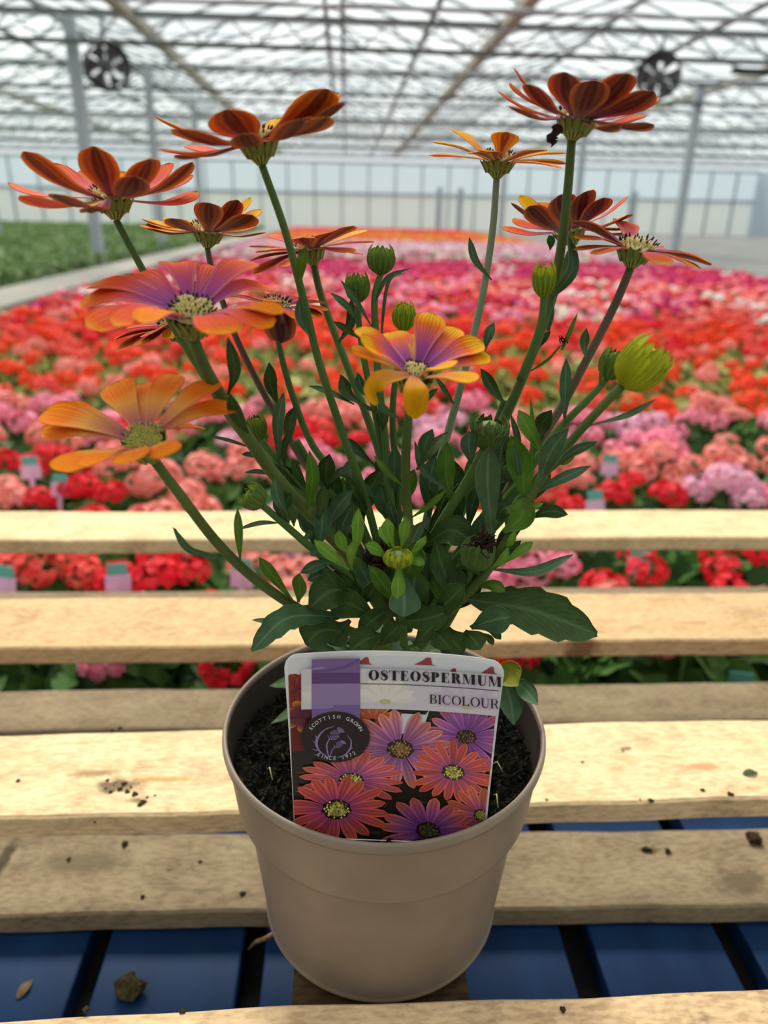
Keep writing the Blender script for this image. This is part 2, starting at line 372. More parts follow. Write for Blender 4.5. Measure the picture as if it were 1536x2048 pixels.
# trusses across
TY = [9.7+3.4*i for i in range(6)]
def truss():
    r = empty('roof_truss')
    MB().box(-14.8, 15.8, -.03, .03, 1.98, 2.03).build('top_chord', M_steel_d, r, False)
    MB().box(-14.8, 15.8, -.03, .03, 1.70, 1.75).build('bottom_chord', M_steel_d, r, False)
    wb = MB(); x = -14.8
    while x < 15.5:
        wb.bar((x, 0, 1.74), (x+.30, 0, 1.99), .022); wb.bar((x+.30, 0, 1.99), (x+.6, 0, 1.74), .022); x += .6
    wb.build('web_bracing', M_steel, r, False)
    return r
def copy_tree(o, parent=None):
    c = o.copy(); COL.objects.link(c)
    if parent: c.parent = parent
    for ch in list(o.children): copy_tree(ch, c)
    return c
tr0 = truss()
ordn = ['nearest', 'second nearest', 'third', 'fourth', 'fifth', 'hindmost']
for i, y in enumerate(TY):
    o = tr0 if i == 0 else copy_tree(tr0); o.location = (0, y, 0)
    tag(o, ordn[i]+' steel lattice truss spanning the greenhouse roof', 'truss', 'roof trusses')
# shade wires across between the trusses
mb = MB()
for y in np.arange(5.6, 29, .68):
    mb.bar((-14.8, y, 1.82), (15.8, y, 1.82), .014, .014)
tag(mb.build('shade_wire', M_steel, None, False), 'rows of thin cross wires strung beneath the glass roof', 'wire', kind='stuff')
# folded shade screens, long pale bundles under the trusses
for i, y in enumerate([8.3, 11.6, 15.0, 18.4, 21.8]):
    m2 = MB(); xs = np.linspace(-14.6, 15.6, 60)
    m2.tube([(x, y, 1.84+.012*math.sin(x*5+i)) for x in xs], .02, 6)
    tag(m2.build('folded_shade_screen', M_steel), 'grey folded shade screen strung across, '+['nearest', 'second nearest', 'third', 'fourth', 'hindmost'][i]+' of the row', 'screen', 'folded shade screens')
# columns
def column(x, y, z0, lab, wd=.13):
    r = empty('steel_column', (x, y, z0)); tag(r, lab, 'column', 'steel roof columns')
    MB().box(-wd/2, wd/2, -wd/2, wd/2, 0, 2.0-z0).build('post', M_steel, r, False)
    MB().box(-wd, wd, -wd, wd, 0, .02).build('base_plate', M_steel_d, r, False)
column(-3.12, 9.9, ZG, 'pale steel column at left standing beside the kerb, nearest on the left', .12)
column(-3.05, 13.1, ZG, 'pale steel column on the left kerb behind the nearest one', .11)
column(-3.0, 16.5, ZG, 'third pale steel column back along the left kerb', .11)
column(5.75, 13.2, ZG, 'pale steel column at right standing in the grey area', .12)
column(4.95, 16.6, ZG, 'steel column at right behind the nearest right column', .12)
column(4.7, 23.3, ZG, 'distant thin steel column right of centre', .12)
column(-7.2, 16.5, ZG, 'distant steel column standing in the green crop at far left', .13)
# circulation fans
def fan(x, y, z, lab, yaw):
    r = empty('circulation_fan', (x, y, z)); r.rotation_euler = (0, 0, yaw); tag(r, lab, 'fan', 'circulation fans')
    h = MB(); R_ = .235
    prof = [(R_, -.12), (R_*1.06, -.10), (R_, .0), (R_, .12), (R_*.95, .12), (R_*.95, -.12), (R_, -.12)]
    q = MB().lathe(prof, 40); V = np.concatenate(q.v); V = V[:, [0, 2, 1]]; h.add(V, q.f); h.build('housing', M_fan, r)
    b = MB()
    for k in range(6):
        a = k*PI/3
        P = []; 
        for s_, tt in ((.04, -.2), (.21, -.42), (.22, .38), (.05, .3)):
            P.append((s_*math.cos(a+tt), .03*(1 if tt > 0 else -1), s_*math.sin(a+tt)))
        b.add(P, [(0, 1, 2, 3)])
        b.add([(p[0], p[1]+.006, p[2]) for p in P], [(3, 2, 1, 0)])
    b.tube([(0, -.06, 0), (0, .1, 0)], .055, 16); b.build('blades', M_fan2, r, False)
    g = MB()
    for k in range(3):
        rr = .07+.055*k
        g.tube([(rr*math.cos(a), -.13, rr*math.sin(a)) for a in np.linspace(0, 2*PI, 33)], .003, 5, caps=False)
    for k in range(10):
        a = k*PI/5; g.bar((0, -.13, 0), (.24*math.cos(a), -.12, .24*math.sin(a)), .005)
    g.build('guard', M_fan2, r, False)
    MB().bar((0, 0, R_), (0, 0, 1.98-z), .03).build('hanger', M_steel_d, r, False)
M_fan = simple('dark_fan_housing', (54, 56, 60), .5, .3, .1, 5); M_fan2 = simple('grey_fan_blade', (98, 100, 104), .5, .3, .1, 5)
for (px, py, Y, yaw, lab) in ((213, 133, 9.6, .5, 'dark round fan hanging from the roof at upper left'), (1318, 152, 9.6, -.55, 'dark round fan hanging from the roof at upper right')):
    p = atY(px, py, Y); fan(p[0], p[1], p[2], lab, yaw)
p = atY(1505, 143, 9.9)
r = empty('grow_light', (p[0]+.2, p[1], p[2])); tag(r, 'long dark lamp batten hanging beside the right edge of the roof', 'lamp')
MB().box(-.45, .5, -.04, .04, -.03, .03).build('housing', M_fan, r, False)
MB().bar((0, 0, .03), (0, 0, 1.98-p[2]), .02).build('hanger', M_steel_d, r, False)
# kerb, left crop bed, right raised grey bed
a = atZ(0, 612, ZG+.09); 
o = MB().box(-2.9, -2.36, 2.0, 29, ZG, ZG+.10).build('concrete_kerb', M_kerb, None, False)
tag(o, 'long pale concrete kerb edging the flower bed on the left', 'kerb')
o = MB().box(4.4, 15.8, 5.0, 29.5, ZG, ZG+.16).build('raised_slab', M_floor, None, False)
tag(o, 'low grey concrete slab beyond the flowers on the right', 'slab')

# ---------------------------------------------------------------- leafy carpet of the left bed (uncountable)
def rot_quads(cent, size, asp, nrmtilt, n):
    """n random quads (a folded leaf each) around centres"""
    th = rng.uniform(0, 2*PI, n); ti = rng.uniform(-nrmtilt, nrmtilt, n); t2 = rng.uniform(-nrmtilt, nrmtilt, n)
    d = np.stack([np.cos(th)*np.cos(ti), np.sin(th)*np.cos(ti), np.sin(ti)], 1)
    s = np.stack([-np.sin(th)*np.cos(t2), np.cos(th)*np.cos(t2), np.sin(t2)], 1)
    L = (size*rng.uniform(.7, 1.3, n))[:, None]; Wd = L*asp
    V = np.stack([cent-d*L/2, cent+s*Wd/2, cent+d*L/2, cent-s*Wd/2], 1).reshape(-1, 3)
    F = np.arange(4*n).reshape(-1, 4)
    return V, F
def big_mesh(name, V, F, MI, mats):
    me = bpy.data.meshes.new(name); nv = len(V); nf = len(F); k = F.shape[1]
    me.vertices.add(nv); me.vertices.foreach_set('co', V.astype(np.float32).ravel())
    me.loops.add(nf*k); me.loops.foreach_set('vertex_index', F.astype(np.int32).ravel())
    me.polygons.add(nf); me.polygons.foreach_set('loop_start', (np.arange(nf)*k).astype(np.int32))
    me.polygons.foreach_set('material_index', MI.astype(np.int32))
    for m_ in mats: me.materials.append(m_)
    me.update(calc_edges=True); me.validate(); return link(name, me)
def green(name, a, b, tr_=.25):
    t = NT(name); return t.bsdf(t.ramp(t.noise(3, 3, t.obj()), [(.3, srgb(*a)), (.7, srgb(*b))]), .6, .25, trans=tr_)
M_g1 = green('crop_green', (104, 132, 76), (138, 162, 104)); M_g2 = green('crop_green_dark', (80, 108, 58), (106, 134, 78))
n = 60000
u_ = rng.uniform(0, 1, n)
Y_ = 4.5+24.5*u_**1.3; X_ = -2.98-rng.uniform(0, 1, n)*np.minimum(11.3, .62*Y_)
Zc = ZG+.10+.10*rng.uniform(0, 1, n)**.6+.02*np.sin(X_*9)*np.sin(Y_*7)
V, F = rot_quads(np.stack([X_, Y_, Zc], 1), .055+.006*Y_, .55, .9, n)
V2 = np.array([(-14.8, 4.3, ZG+.01), (-2.95, 4.3, ZG+.01), (-2.95, 29.4, ZG+.10), (-14.8, 29.4, ZG+.10)])
F2 = np.array([[0, 1, 2, 3]])+len(V)
o = big_mesh('young_bedding_plants', np.concatenate([V, V2]), np.concatenate([F, F2]), np.concatenate([(rng.uniform(0, 1, n) > .6).astype(int), [1]]), [M_g1, M_g2])
tag(o, 'wide green carpet of young plants beyond the kerb at left', 'plants', kind='stuff')

# ---------------------------------------------------------------- bedding flowers behind the pallet
def bloommat(name, a, b, tr_=.3):
    t = NT(name); return t.bsdf(t.ramp(t.noise(45, 3, t.obj()), [(.35, srgb(*a)), (.65, srgb(*b))]), .55, .25, trans=tr_)
BM = {'red': bloommat('bloom_scarlet', (226, 20, 40), (250, 60, 72)), 'coral': bloommat('bloom_coral', (240, 72, 66), (252, 116, 104)),
      'pink': bloommat('bloom_pink', (244, 124, 156), (255, 176, 196)), 'salmon': bloommat('bloom_salmon', (244, 132, 124), (254, 176, 164)),
      'orange': bloommat('bloom_orange_red', (244, 58, 28), (254, 96, 48)), 'magenta': bloommat('bloom_magenta', (206, 16, 96), (232, 44, 124)),
      'white': bloommat('bloom_white', (250, 236, 226), (255, 250, 244)), 'lilac': bloommat('bloom_pale_pink', (238, 166, 196), (250, 200, 218)),
      'gold': bloommat('bloom_golden', (250, 166, 20), (255, 196, 50)), 'flame': bloommat('bloom_flame_orange', (246, 104, 30), (252, 136, 50))}
M_f = [green('geranium_leaf', (58, 96, 36), (92, 134, 56)), green('geranium_leaf_dark', (38, 70, 28), (62, 98, 42)),
       green('geranium_leaf_yellow', (150, 158, 80), (196, 190, 116))]
M_bpot = simple('black_plastic_pot', (26, 26, 28), .5, .3, .1, 5)
def umbel_mesh(name, m_, rad=.036, nf=34, seed=0):
    rr = np.random.default_rng(seed); mb = MB()
    for i in range(nf):
        ph = i*2.39996; z = 1-1.25*(i+.5)/nf; z = max(z, -.25); q = math.sqrt(max(0, 1-z*z))
        d = nrm(np.array([q*math.cos(ph), q*math.sin(ph), z*.8])+rr.normal(0, .12, 3)); c = d*rad*rr.uniform(.85, 1.1)
        u = nrm(np.cross(d, [.3, .5, .8])); v = np.cross(d, u); a0 = rr.uniform(0, 6); pr = .0125*rr.uniform(.85, 1.15)
        for k in range(5):
            a = a0+k*2*PI/5; e = math.cos(a)*u+math.sin(a)*v; f = -math.sin(a)*u+math.cos(a)*v
            mb.add([c, c+e*pr*.6+f*pr*.42+d*.002, c+e*pr+d*.0005, c+e*pr*.6-f*pr*.42+d*.002], [(0, 1, 2, 3)])
    # short pedicels and stalk
    mb.tube([(0, 0, -.09), (0, 0, -.02)], .0022, 5, mi=1)
    for i in range(7):
        a = i*.9; mb.tube([(0, 0, -.02), (.02*math.cos(a), .02*math.sin(a), .01)], .001, 4, mi=1)
    return mb.mesh(name, [m_, M_f[0]], False)
UM = {k: [umbel_mesh('bloom_'+k, m_, .034+.004*j, 30+4*j, j+3) for j in range(2)] for k, m_ in BM.items()}
def foliage_mesh(name, pal, seed, h=.13, rad=.115, n=70):
    rr = np.random.default_rng(seed); mb = MB()
    for i in range(n):
        a = i*2.39996; q = math.sqrt((i+.5)/n); r_ = rad*q; z = h*(1-.55*q*q)*rr.uniform(.75, 1.05)
        c = np.array([r_*math.cos(a), r_*math.sin(a), z]); d = nrm([math.cos(a)*(.25+q*.7), math.sin(a)*(.25+q*.7), 1-.35*q]); d = nrm(d+rr.normal(0, .22, 3))
        u = nrm(np.cross(d, [.3, .7, .1])); v = np.cross(d, u); R_ = .027*rr.uniform(.7, 1.25); V = [c-d*.004]
        for k in range(10):
            b = k*2*PI/10; R2 = R_*(1 if k % 2 else .86)*(.55 if k == 0 else 1)
            V.append(c+(math.cos(b)*u+math.sin(b)*v)*R2+d*.003*math.sin(b*2))
        mb.add(V, [(0, k+1, (k+1) % 10+1) for k in range(10)], mi=int(rr.uniform() < .35))
        if i % 4 == 0: mb.tube([(0, 0, 0), c*.96], .0016, 4, mi=0)
    return mb.mesh(name, pal, False)
FO = {'g': [foliage_mesh('geranium_foliage', [M_f[0], M_f[1]], s) for s in (1, 2, 3)], 'y': [foliage_mesh('variegated_foliage', [M_f[2], M_f[0]], s, .12) for s in (5, 6)]}
POTM = MB().lathe([(.0, .0), (.045, 0), (.06, .09), (.064, .09), (.064, .1), (.056, .1), (.05, .085), (0, .085)], 20).mesh('nursery_pot', M_bpot)
XL, XR = -1.75, 4.1
def band(Y):
    """colours of the row at distance Y: (kinds, weights, foliage, blooms per plant)"""
    if Y < 1.42: return ['red', 'coral', 'pink', 'salmon', 'lilac'], [.40, .16, .24, .14, .06], 'g', 4
    if Y < 2.15: return ['pink', 'salmon', 'lilac', 'coral', 'red'], [.40, .34, .08, .08, .10], 'g', 5
    if Y < 3.1: return ['orange', 'coral', 'salmon'], [.72, .14, .14], 'y', 2
    if Y < 4.0: return ['orange', 'coral', 'red'], [.5, .28, .22], 'y', 5
    if Y < 6.6: return ['coral', 'pink', 'salmon', 'red', 'white', 'magenta'], [.26, .2, .2, .1, .09, .15], 'g', 6
    if Y < 9.2: return ['magenta', 'red', 'pink', 'white'], [.74, .12, .10, .04], 'g', 8
    if Y < 11: return ['lilac', 'white', 'salmon'], [.5, .3, .2], 'g', 3
    if Y < 15.5: return ['lilac', 'white'], [.8, .2], 'g', 6
    if Y < 22.5: return ['flame', 'gold', 'orange'], [.5, .32, .18], 'g', 6
    return ['coral', 'red'], [.6, .4], 'g', 6
cells = []; rowof = {}; row_i = 0
Y = .86
while Y < 28.5:
    sp = .19 if Y < 8 else .26
    off = rng.uniform(0, sp)
    for X in np.arange(XL+off*.9, XR, sp): cells.append((X+rng.normal(0, .015), Y+rng.normal(0, .015))); rowof[cells[-1]] = row_i
    row_i += 1
    Y += sp*.93
def in_view(X, Y, m_=.12):
    P = np.array([X, Y, -.52]); d = P@CF
    if d < .1: return False
    return abs((P@CR)/d*F_PX) < 768+m_/d*F_PX
vis = sorted([c for c in cells if in_view(*c)], key=lambda c: c[1])
near, far = vis[:285], vis[285:]
ORD = 'first second third fourth fifth sixth seventh eighth ninth tenth eleventh twelfth thirteenth fourteenth fifteenth sixteenth seventeenth eighteenth nineteenth twentieth twenty-first twenty-second twenty-third twenty-fourth twenty-fifth'.split()
def across(i, n): return ('leftmost' if i == 0 else ORD[i]+' from left') if i < (n+1)//2 else ('rightmost' if i == n-1 else ORD[n-1-i]+' from right')
place = {}
for q in near: place.setdefault(rowof[q], []).append(q)
rows_ = sorted(place); place2 = {}
for ri, rk in enumerate(rows_):
    for ci, q in enumerate(sorted(place[rk])): place2[q] = (ri, ci, len(place[rk]))
place = place2
CN = {'red': 'scarlet', 'coral': 'coral red', 'pink': 'pink', 'salmon': 'salmon pink', 'lilac': 'pale pink', 'orange': 'orange red', 'white': 'white', 'magenta': 'magenta'}
for (X, Y) in near:
    ks, ws, fo, nb = band(Y+rng.normal(0, .12)); wsn = np.array(ws)/sum(ws)
    k = ks[int(rng.choice(len(ks), p=wsn))]
    z0 = ZG
    r = empty('potted_geranium', (X, Y, z0)); r.rotation_euler = (0, 0, rng.uniform(0, 6))
    ri, ci, nc = place[(X, Y)]
    tag(r, '%s geranium, %s in the %s flower row behind the pallet' % (CN[k], across(ci, nc), ORD[ri]), 'flower', CN[k]+' geraniums in the flower bed')
    link('pot', POTM, r, (0, 0, 0))
    f = link('foliage', FO[fo][int(rng.integers(len(FO[fo])))], r, (0, 0, .075)); f.scale = (1, 1, rng.uniform(.9, 1.15))
    nb = max(1, int(nb+rng.integers(-1, 2))) if Y > .8 else 4
    if fo == 'g' and rng.uniform() < .16: nb = max(0, nb-3)
    for j in range(nb):
        a = j*2.4+rng.uniform(0, .8); q = .085*math.sqrt((j+.3)/nb)
        b = link('bloom', UM[k][int(rng.integers(2))], r, (q*math.cos(a), q*math.sin(a), .235-.5*q+rng.uniform(-.02, .02)))
        s_ = rng.uniform(.75, 1.1); b.scale = (s_, s_, s_*.85); b.rotation_euler = (rng.normal(0, .2), rng.normal(0, .2), 0)
# the rest of the field: one mass per kind of row
ph_ = (1+5**.5)/2
ICO_V = np.array([(-1, ph_, 0), (1, ph_, 0), (-1, -ph_, 0), (1, -ph_, 0), (0, -1, ph_), (0, 1, ph_), (0, -1, -ph_), (0, 1, -ph_), (ph_, 0, -1), (ph_, 0, 1), (-ph_, 0, -1), (-ph_, 0, 1)])/math.sqrt(1+ph_**2)
ICO_F = np.array([(0, 11, 5), (0, 5, 1), (0, 1, 7), (0, 7, 10), (0, 10, 11), (1, 5, 9), (5, 11, 4), (11, 10, 2), (10, 7, 6), (7, 1, 8), (3, 9, 4), (3, 4, 2), (3, 2, 6), (3, 6, 8), (3, 8, 9), (4, 9, 5), (2, 4, 11), (6, 2, 10), (8, 6, 7), (9, 8, 1)])
zones = [(0, 6.6, 'geranium_bed', 'mixed coral pink and white geraniums crowding the middle distance'), (6.6, 9.2, 'magenta_flower_bed', 'solid magenta rows of bedding flowers behind the mixed geraniums'),
         (9.2, 15.5, 'pale_flower_bed', 'pale pink and white rows of flowers behind the magenta band'), (15.5, 22.5, 'orange_flower_bed', 'orange and golden flower rows near the far end'),
         (22.5, 30, 'far_red_flower_bed', 'hindmost strip of red flowers below the white end wall')]
names = list(BM.keys())
for (y0, y1, nm, lab) in zones:
    Vs, Fs, Ms = [], [], []; nv = 0
    for (X, Y) in [c for c in far if y0 <= c[1] < y1]:
        ks, ws, fo, nb = band(Y+rng.normal(0, .15)); wsn = np.array(ws)/sum(ws)
        k = ks[int(rng.choice(len(ks), p=wsn))]; sp = .19 if Y < 8 else .26
        nb = max(2, int(nb*1.0+rng.integers(-1, 2)))
        nl = 14
        cen = np.stack([X+rng.normal(0, sp*.36, nl), Y+rng.normal(0, sp*.36, nl), ZG+rng.uniform(.08, .2, nl)], 1)
        V, F = rot_quads(cen, .085, .9, .7, nl)
        Vs.append(V); Fs.append(np.concatenate([F[:, [0, 1, 2]], F[:, [0, 2, 3]]])+nv); Ms.append(np.full(2*nl, len(names)+(2 if fo == 'y' and rng.uniform() < .7 else 0))); nv += len(V)
        for j in range(nb):
            R_ = .036*rng.uniform(.8, 1.25); c = np.array([X+rng.normal(0, sp*.34), Y+rng.normal(0, sp*.34), ZG+.21+rng.uniform(-.02, .025)])
            V = ICO_V*R_*rng.uniform(.72, 1.25, (12, 1))*np.array([1, 1, .7])+c
            Vs.append(V); Fs.append(ICO_F+nv); Ms.append(np.full(20, names.index(k))); nv += 12
    o = big_mesh(nm, np.concatenate(Vs), np.concatenate(Fs), np.concatenate(Ms), [BM[k] for k in names]+[M_f[0], M_f[1], M_f[2]])
    tag(o, lab, 'flowers', kind='stuff')
# plant tags sticking out of the bed
M_tag_t = simple('tag_teal', (104, 184, 168), .4, .4, .1, 40); M_tag_p = simple('tag_lilac', (226, 190, 222), .4, .4, .12, 40)
tg = 0
for (px, py, Y, lab) in ((60, 930, 1.42, 'teal topped plant tag low at the left edge of the flower bed'), (1190, 1000, 1.18, 'teal and lilac plant tag above the top slat at right'),
                    (10, 1155, .98, 'plant tag at the left edge seen between the slats'), (235, 1150, 1.0, 'plant tag left of the plant seen between the slats'),
                    (485, 1140, 1.0, 'teal plant tag seen between slats beside the lowest leaf'), (1280, 1118, 1.05, 'teal plant tag seen between the slats at right'),
                    (1345, 1388, .8, 'small pale teal tag low between the lower slats at right'), (1480, 1370, .8, 'teal tag at the right edge between the lower slats'),
                    (425, 1350, .84, 'lilac tag between the lower slats left of the pot'), (120, 965, 1.36, 'plant tag beside the teal one at far left of the bed'),
                    (1220, 925, 1.5, 'plant tag amid pink geraniums right of the tallest bud'), (1010, 880, 1.6, 'plant tag in the pink geraniums behind the stems')):
    p = atY(px, py, Y); r = empty('plant_tag', (p[0], p[1], p[2])); r.scale = (.75, 1, .8); r.rotation_euler = (-.25, 0, rng.uniform(-.5, .5)); tag(r, lab, 'plant tag', 'plant tags in the flower bed')
    MB().box(-.025, .025, -.0008, .0008, -.035, .0).build('printed_panel', M_tag_p, r, False)
    MB().box(-.020, .020, -.0008, .0008, .0, .022).build('top_band', M_tag_t, r, False)
    MB().box(-.006, .006, -.0008, .0008, -.14, -.035).build('spike', M_tag_p, r, False)

# ================================================================= THE PALLETS
ZT = -.323; TH = .0165
def board(x0, x1, y0, y1, zt, th, m_, name, parent, skew=0., cup=.0, seed=0, rot=0.):
    """a sawn plank: subdivided, edges softened and slightly wavy"""
    rr = np.random.default_rng(seed+100); bm = bmesh.new()
    nx = 60; prof = []
    y0_, y1_ = y0, y1; e = .0016
    ring = [(y0_+e, zt), (y1_-e, zt), (y1_, zt-e), (y1_, zt-th+e), (y1_-e, zt-th), (y0_+e, zt-th), (y0_, zt-th+e), (y0_, zt-e)]
    ph = rr.uniform(0, 6, 8); rows = []
    for i in range(nx+1):
        x = x0+(x1-x0)*i/nx; vs = []
        for k, (y, z) in enumerate(ring):
            s_ = -1 if k in (0, 5, 6, 7) else 1
            wy = .0006*math.sin(x*23+ph[0 if s_ < 0 else 1])+.0004*math.sin(x*71+ph[2 if s_ < 0 else 3])+skew*(x-.02)
            wz = .0005*math.sin(x*17+ph[4])
            vs.append(bm.verts.new((x, y+wy, z+wz)))
        rows.append(vs)
    for i in range(nx):
        for k in range(8): bm.faces.new((rows[i][k], rows[i][(k+1) % 8], rows[i+1][(k+1) % 8], rows[i+1][k]))
    bm.faces.new(rows[0][::-1]); bm.faces.new(rows[-1])
    bmesh.ops.recalc_face_normals(bm, faces=bm.faces)
    me = bpy.data.meshes.new(name); bm.to_mesh(me); bm.free(); me.materials.append(m_)
    return link(name, me, parent)
def Yat(py, z, px=768): return atZ(px, py, z)[1]
pal = empty('wooden_pallet', (0, 0, 0)); tag(pal, 'upper pallet of pale pine slats the flower pot stands on', 'pallet')
X0, X1 = -.52, .62
board(X0, X1, .118, Yat(2004, ZT), ZT, TH, M_wood_near, 'deck_board', pal, .003, seed=1)
board(X0, X1, Yat(1616, ZT), Yat(1453, ZT), ZT, TH, M_wood_new, 'deck_board', pal, .003, seed=2)
board(X0, X1, Yat(1287, ZT), Yat(1190, ZT), ZT, TH, M_wood_tan, 'deck_board', pal, .002, seed=3)
board(X0, X1, Yat(1077, ZT), Yat(1021, ZT), ZT, TH, M_wood_new, 'deck_board', pal, .0, seed=4)
ZL = -.421
board(X0, X1, .13, .218, ZL, TH, M_wood_old, 'bottom_board', pal, .0, seed=9)
board(X0, X1, Yat(1820, ZL), Yat(1662, ZL), ZL, TH, M_wood_old, 'bottom_board', pal, -.022, seed=5)
board(X0, X1, Yat(1452, ZL), Yat(1372, ZL), ZL, TH, M_wood_old, 'bottom_board', pal, -.004, seed=6)
yb = Yat(1178, ZL); board(X0, X1, yb-.09, yb, ZL, TH, M_wood_old, 'bottom_board', pal, 0, seed=7)
for xc, tw in ((.016, .083), (.585, .06), (-.49, .06)):
    s_ = MB().box(xc-tw/2, xc+tw/2, .10, yb, ZT-TH-.0185, ZT-TH).build('stringer_board', M_wood_end, pal, False)
    for yc in (.15, Yat(1410, ZL)+.01, yb-.05):
        MB().box(xc-tw/2, xc+tw/2, yc-.04, yc+.04, ZL, ZT-TH-.0185).build('block', M_wood_end, pal, False)
# nails on the visible boards
M_nail = simple('nail_head_steel', (90, 84, 78), .5, .5, .1, 50, metal=.6)
# blue pallet below, boards running away from the camera
bp = empty('blue_pallet', (0, 0, 0)); tag(bp, 'blue painted pallet lying beneath the wooden one', 'pallet')
ZB = ZL-TH-.004
def xz(px, py): return atZ(px, py, ZB)[0]
edges = [(-.62, -.512), (-.498, -.405), (-.385, xz(178, 1880)-.0), (xz(222, 1880)-.001, xz(487, 1880)), (xz(532, 1880), xz(760, 1880)), (xz(775, 1880), xz(1125, 1880)),
         (xz(1183, 1880), xz(1440, 1880)), (xz(1492, 1880), xz(1730, 1880)), (.56, .66)]
def dboard(x0, x1, y0, y1, zt, th, m_, name, parent):
    mb = MB().box(x0, x1, y0, y1, zt-th, zt); o = mb.build(name, m_, parent, False)
    bv = o.modifiers.new('bevel', 'BEVEL'); bv.width = .0015; bv.segments = 2; return o
for x0, x1 in edges: dboard(x0, x1, .05, .555, ZB, .018, M_blue, 'deck_board', bp)
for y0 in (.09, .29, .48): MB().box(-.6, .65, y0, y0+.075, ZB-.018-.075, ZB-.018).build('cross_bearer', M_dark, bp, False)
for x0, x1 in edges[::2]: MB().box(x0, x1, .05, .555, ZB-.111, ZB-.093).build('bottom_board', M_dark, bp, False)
zf = ZB-.111
bp2 = empty('timber_base_frame', (0, 0, 0)); tag(bp2, 'dark timber frame under the blue pallet, glimpsed through its gaps', 'frame')
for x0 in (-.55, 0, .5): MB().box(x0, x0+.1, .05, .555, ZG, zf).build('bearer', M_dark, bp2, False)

# debris
def crumb(px, py, z, size, lab, cat='soil', m_=M_crumb, grp=None, flat=.6, name='soil_crumb'):
    p = atZ(px, py, z); bm = bmesh.new(); bmesh.ops.create_icosphere(bm, subdivisions=2, radius=size)
    rr = np.random.default_rng(int(px*7+py)); ph = rr.uniform(0, 6, 3)
    for v in bm.verts:
        s_ = 1+.35*math.sin(v.co.x/size*3+ph[0])*math.sin(v.co.y/size*4+ph[1])+rr.uniform(-.14, .14)
        v.co *= s_; v.co.z *= flat
    mn = min(v.co.z for v in bm.verts)
    for v in bm.verts: v.co.z -= mn
    me = bpy.data.meshes.new(name); bm.to_mesh(me); bm.free(); me.materials.append(m_)
    o = link(name, me, None, (p[0], p[1], p[2]-.0002)); o.rotation_euler = (0, 0, ph[2]); tag(o, lab, cat, grp); return o
M_clod = simple('dry_clod_green_brown', (74, 66, 44), .95, .1, .5, 300)
crumb(258, 1985, ZB, .0085, 'mossy clod of compost lying on the blue board', m_=M_clod, name='compost_clod')
crumb(1508, 1683, ZL, .005, 'dark clod on the weathered board at the right edge', name='compost_clod')
crumb(172, 2022, ZT, .0014, 'dark seed-like crumb on the nearest slat at left')
crumb(365, 2024, ZT, .0012, 'dark crumb on the nearest slat left of the pot')
crumb(1125, 2021, ZT, .0013, 'dark crumb on the nearest slat right of the pot')
g_ = 'soil crumbs scattered on the bright slat'
for i, (px, py) in enumerate([(215, 1562), (228, 1572), (240, 1580), (255, 1585), (232, 1566), (270, 1590), (280, 1612), (262, 1576), (295, 1596), (212, 1578), (310, 1592), (248, 1570), (286, 1606), (222, 1586),
                              (1246, 1503), (1280, 1600), (1302, 1603), (1165, 1525), (1093, 1600), (1405, 1582), (36, 1563), (225, 1462), (240, 1458), (190, 1645), (1460, 1590)]):
    crumb(px, py, ZT, .0007+.0012*rng.uniform(), 'small dark soil crumb on the bright slat behind the pot', grp=g_, flat=.5)
for (px, py) in [(138, 1720), (250, 1690), (1300, 1702), (1335, 1704), (400, 1725), (1290, 1700), (485, 1790), (285, 1795)]:
    crumb(px, py, ZL, .0012+.0012*rng.uniform(), 'small dark crumb on the weathered lower board', grp='crumbs on the lower board', flat=.6)
# green leaf scrap, brown petal scrap, straw
def scrap(px, py, z, L, wd, m_, lab, name, ang):
    p = atZ(px, py, z); V = []; n_ = 8
    for i in range(n_+1):
        t_ = i/n_; hw = wd/2*math.sin(PI*min(1, .06+t_*.94))**.7
        for s_ in (-1, 0, 1): V.append(((t_-.5)*L, s_*hw, .0008+.0016*math.sin(t_*PI)+(.0006 if s_ == 0 else 0)))
    F = [(i*3+k, i*3+k+1, i*3+k+4, i*3+k+3) for i in range(n_) for k in range(2)]
    o = MB().add(V, F, [((k % 3)/2, (k//3)/n_) for k in range(len(V))]).build(name, m_)
    o.location = p; o.rotation_euler = (0, 0, ang); tag(o, lab, 'leaf'); return o
scrap(1500, 1549, ZT, .010, .005, M_leaf['d'], 'small green leaf scrap on the bright slat near right edge', 'leaf_scrap', .1)
scrap(50, 1980, ZB, .012, .006, M_leaf['k'], 'small withered petal lying on the blue board at left', 'withered_petal', 1.2)
a = atZ(497, 1898, ZB+.03); b = atZ(528, 1878, ZB+.06); c = atZ(560, 1860, ZB+.09)
o = MB().tube([a, (a+b)/2+np.array([0, 0, .002]), b, c], [.0006, .0012, .0012, .001], 6).build('straw_stalk', M_leaf['k'])
tag(o, 'pale dry stalk poking out beside the pot base', 'stalk')

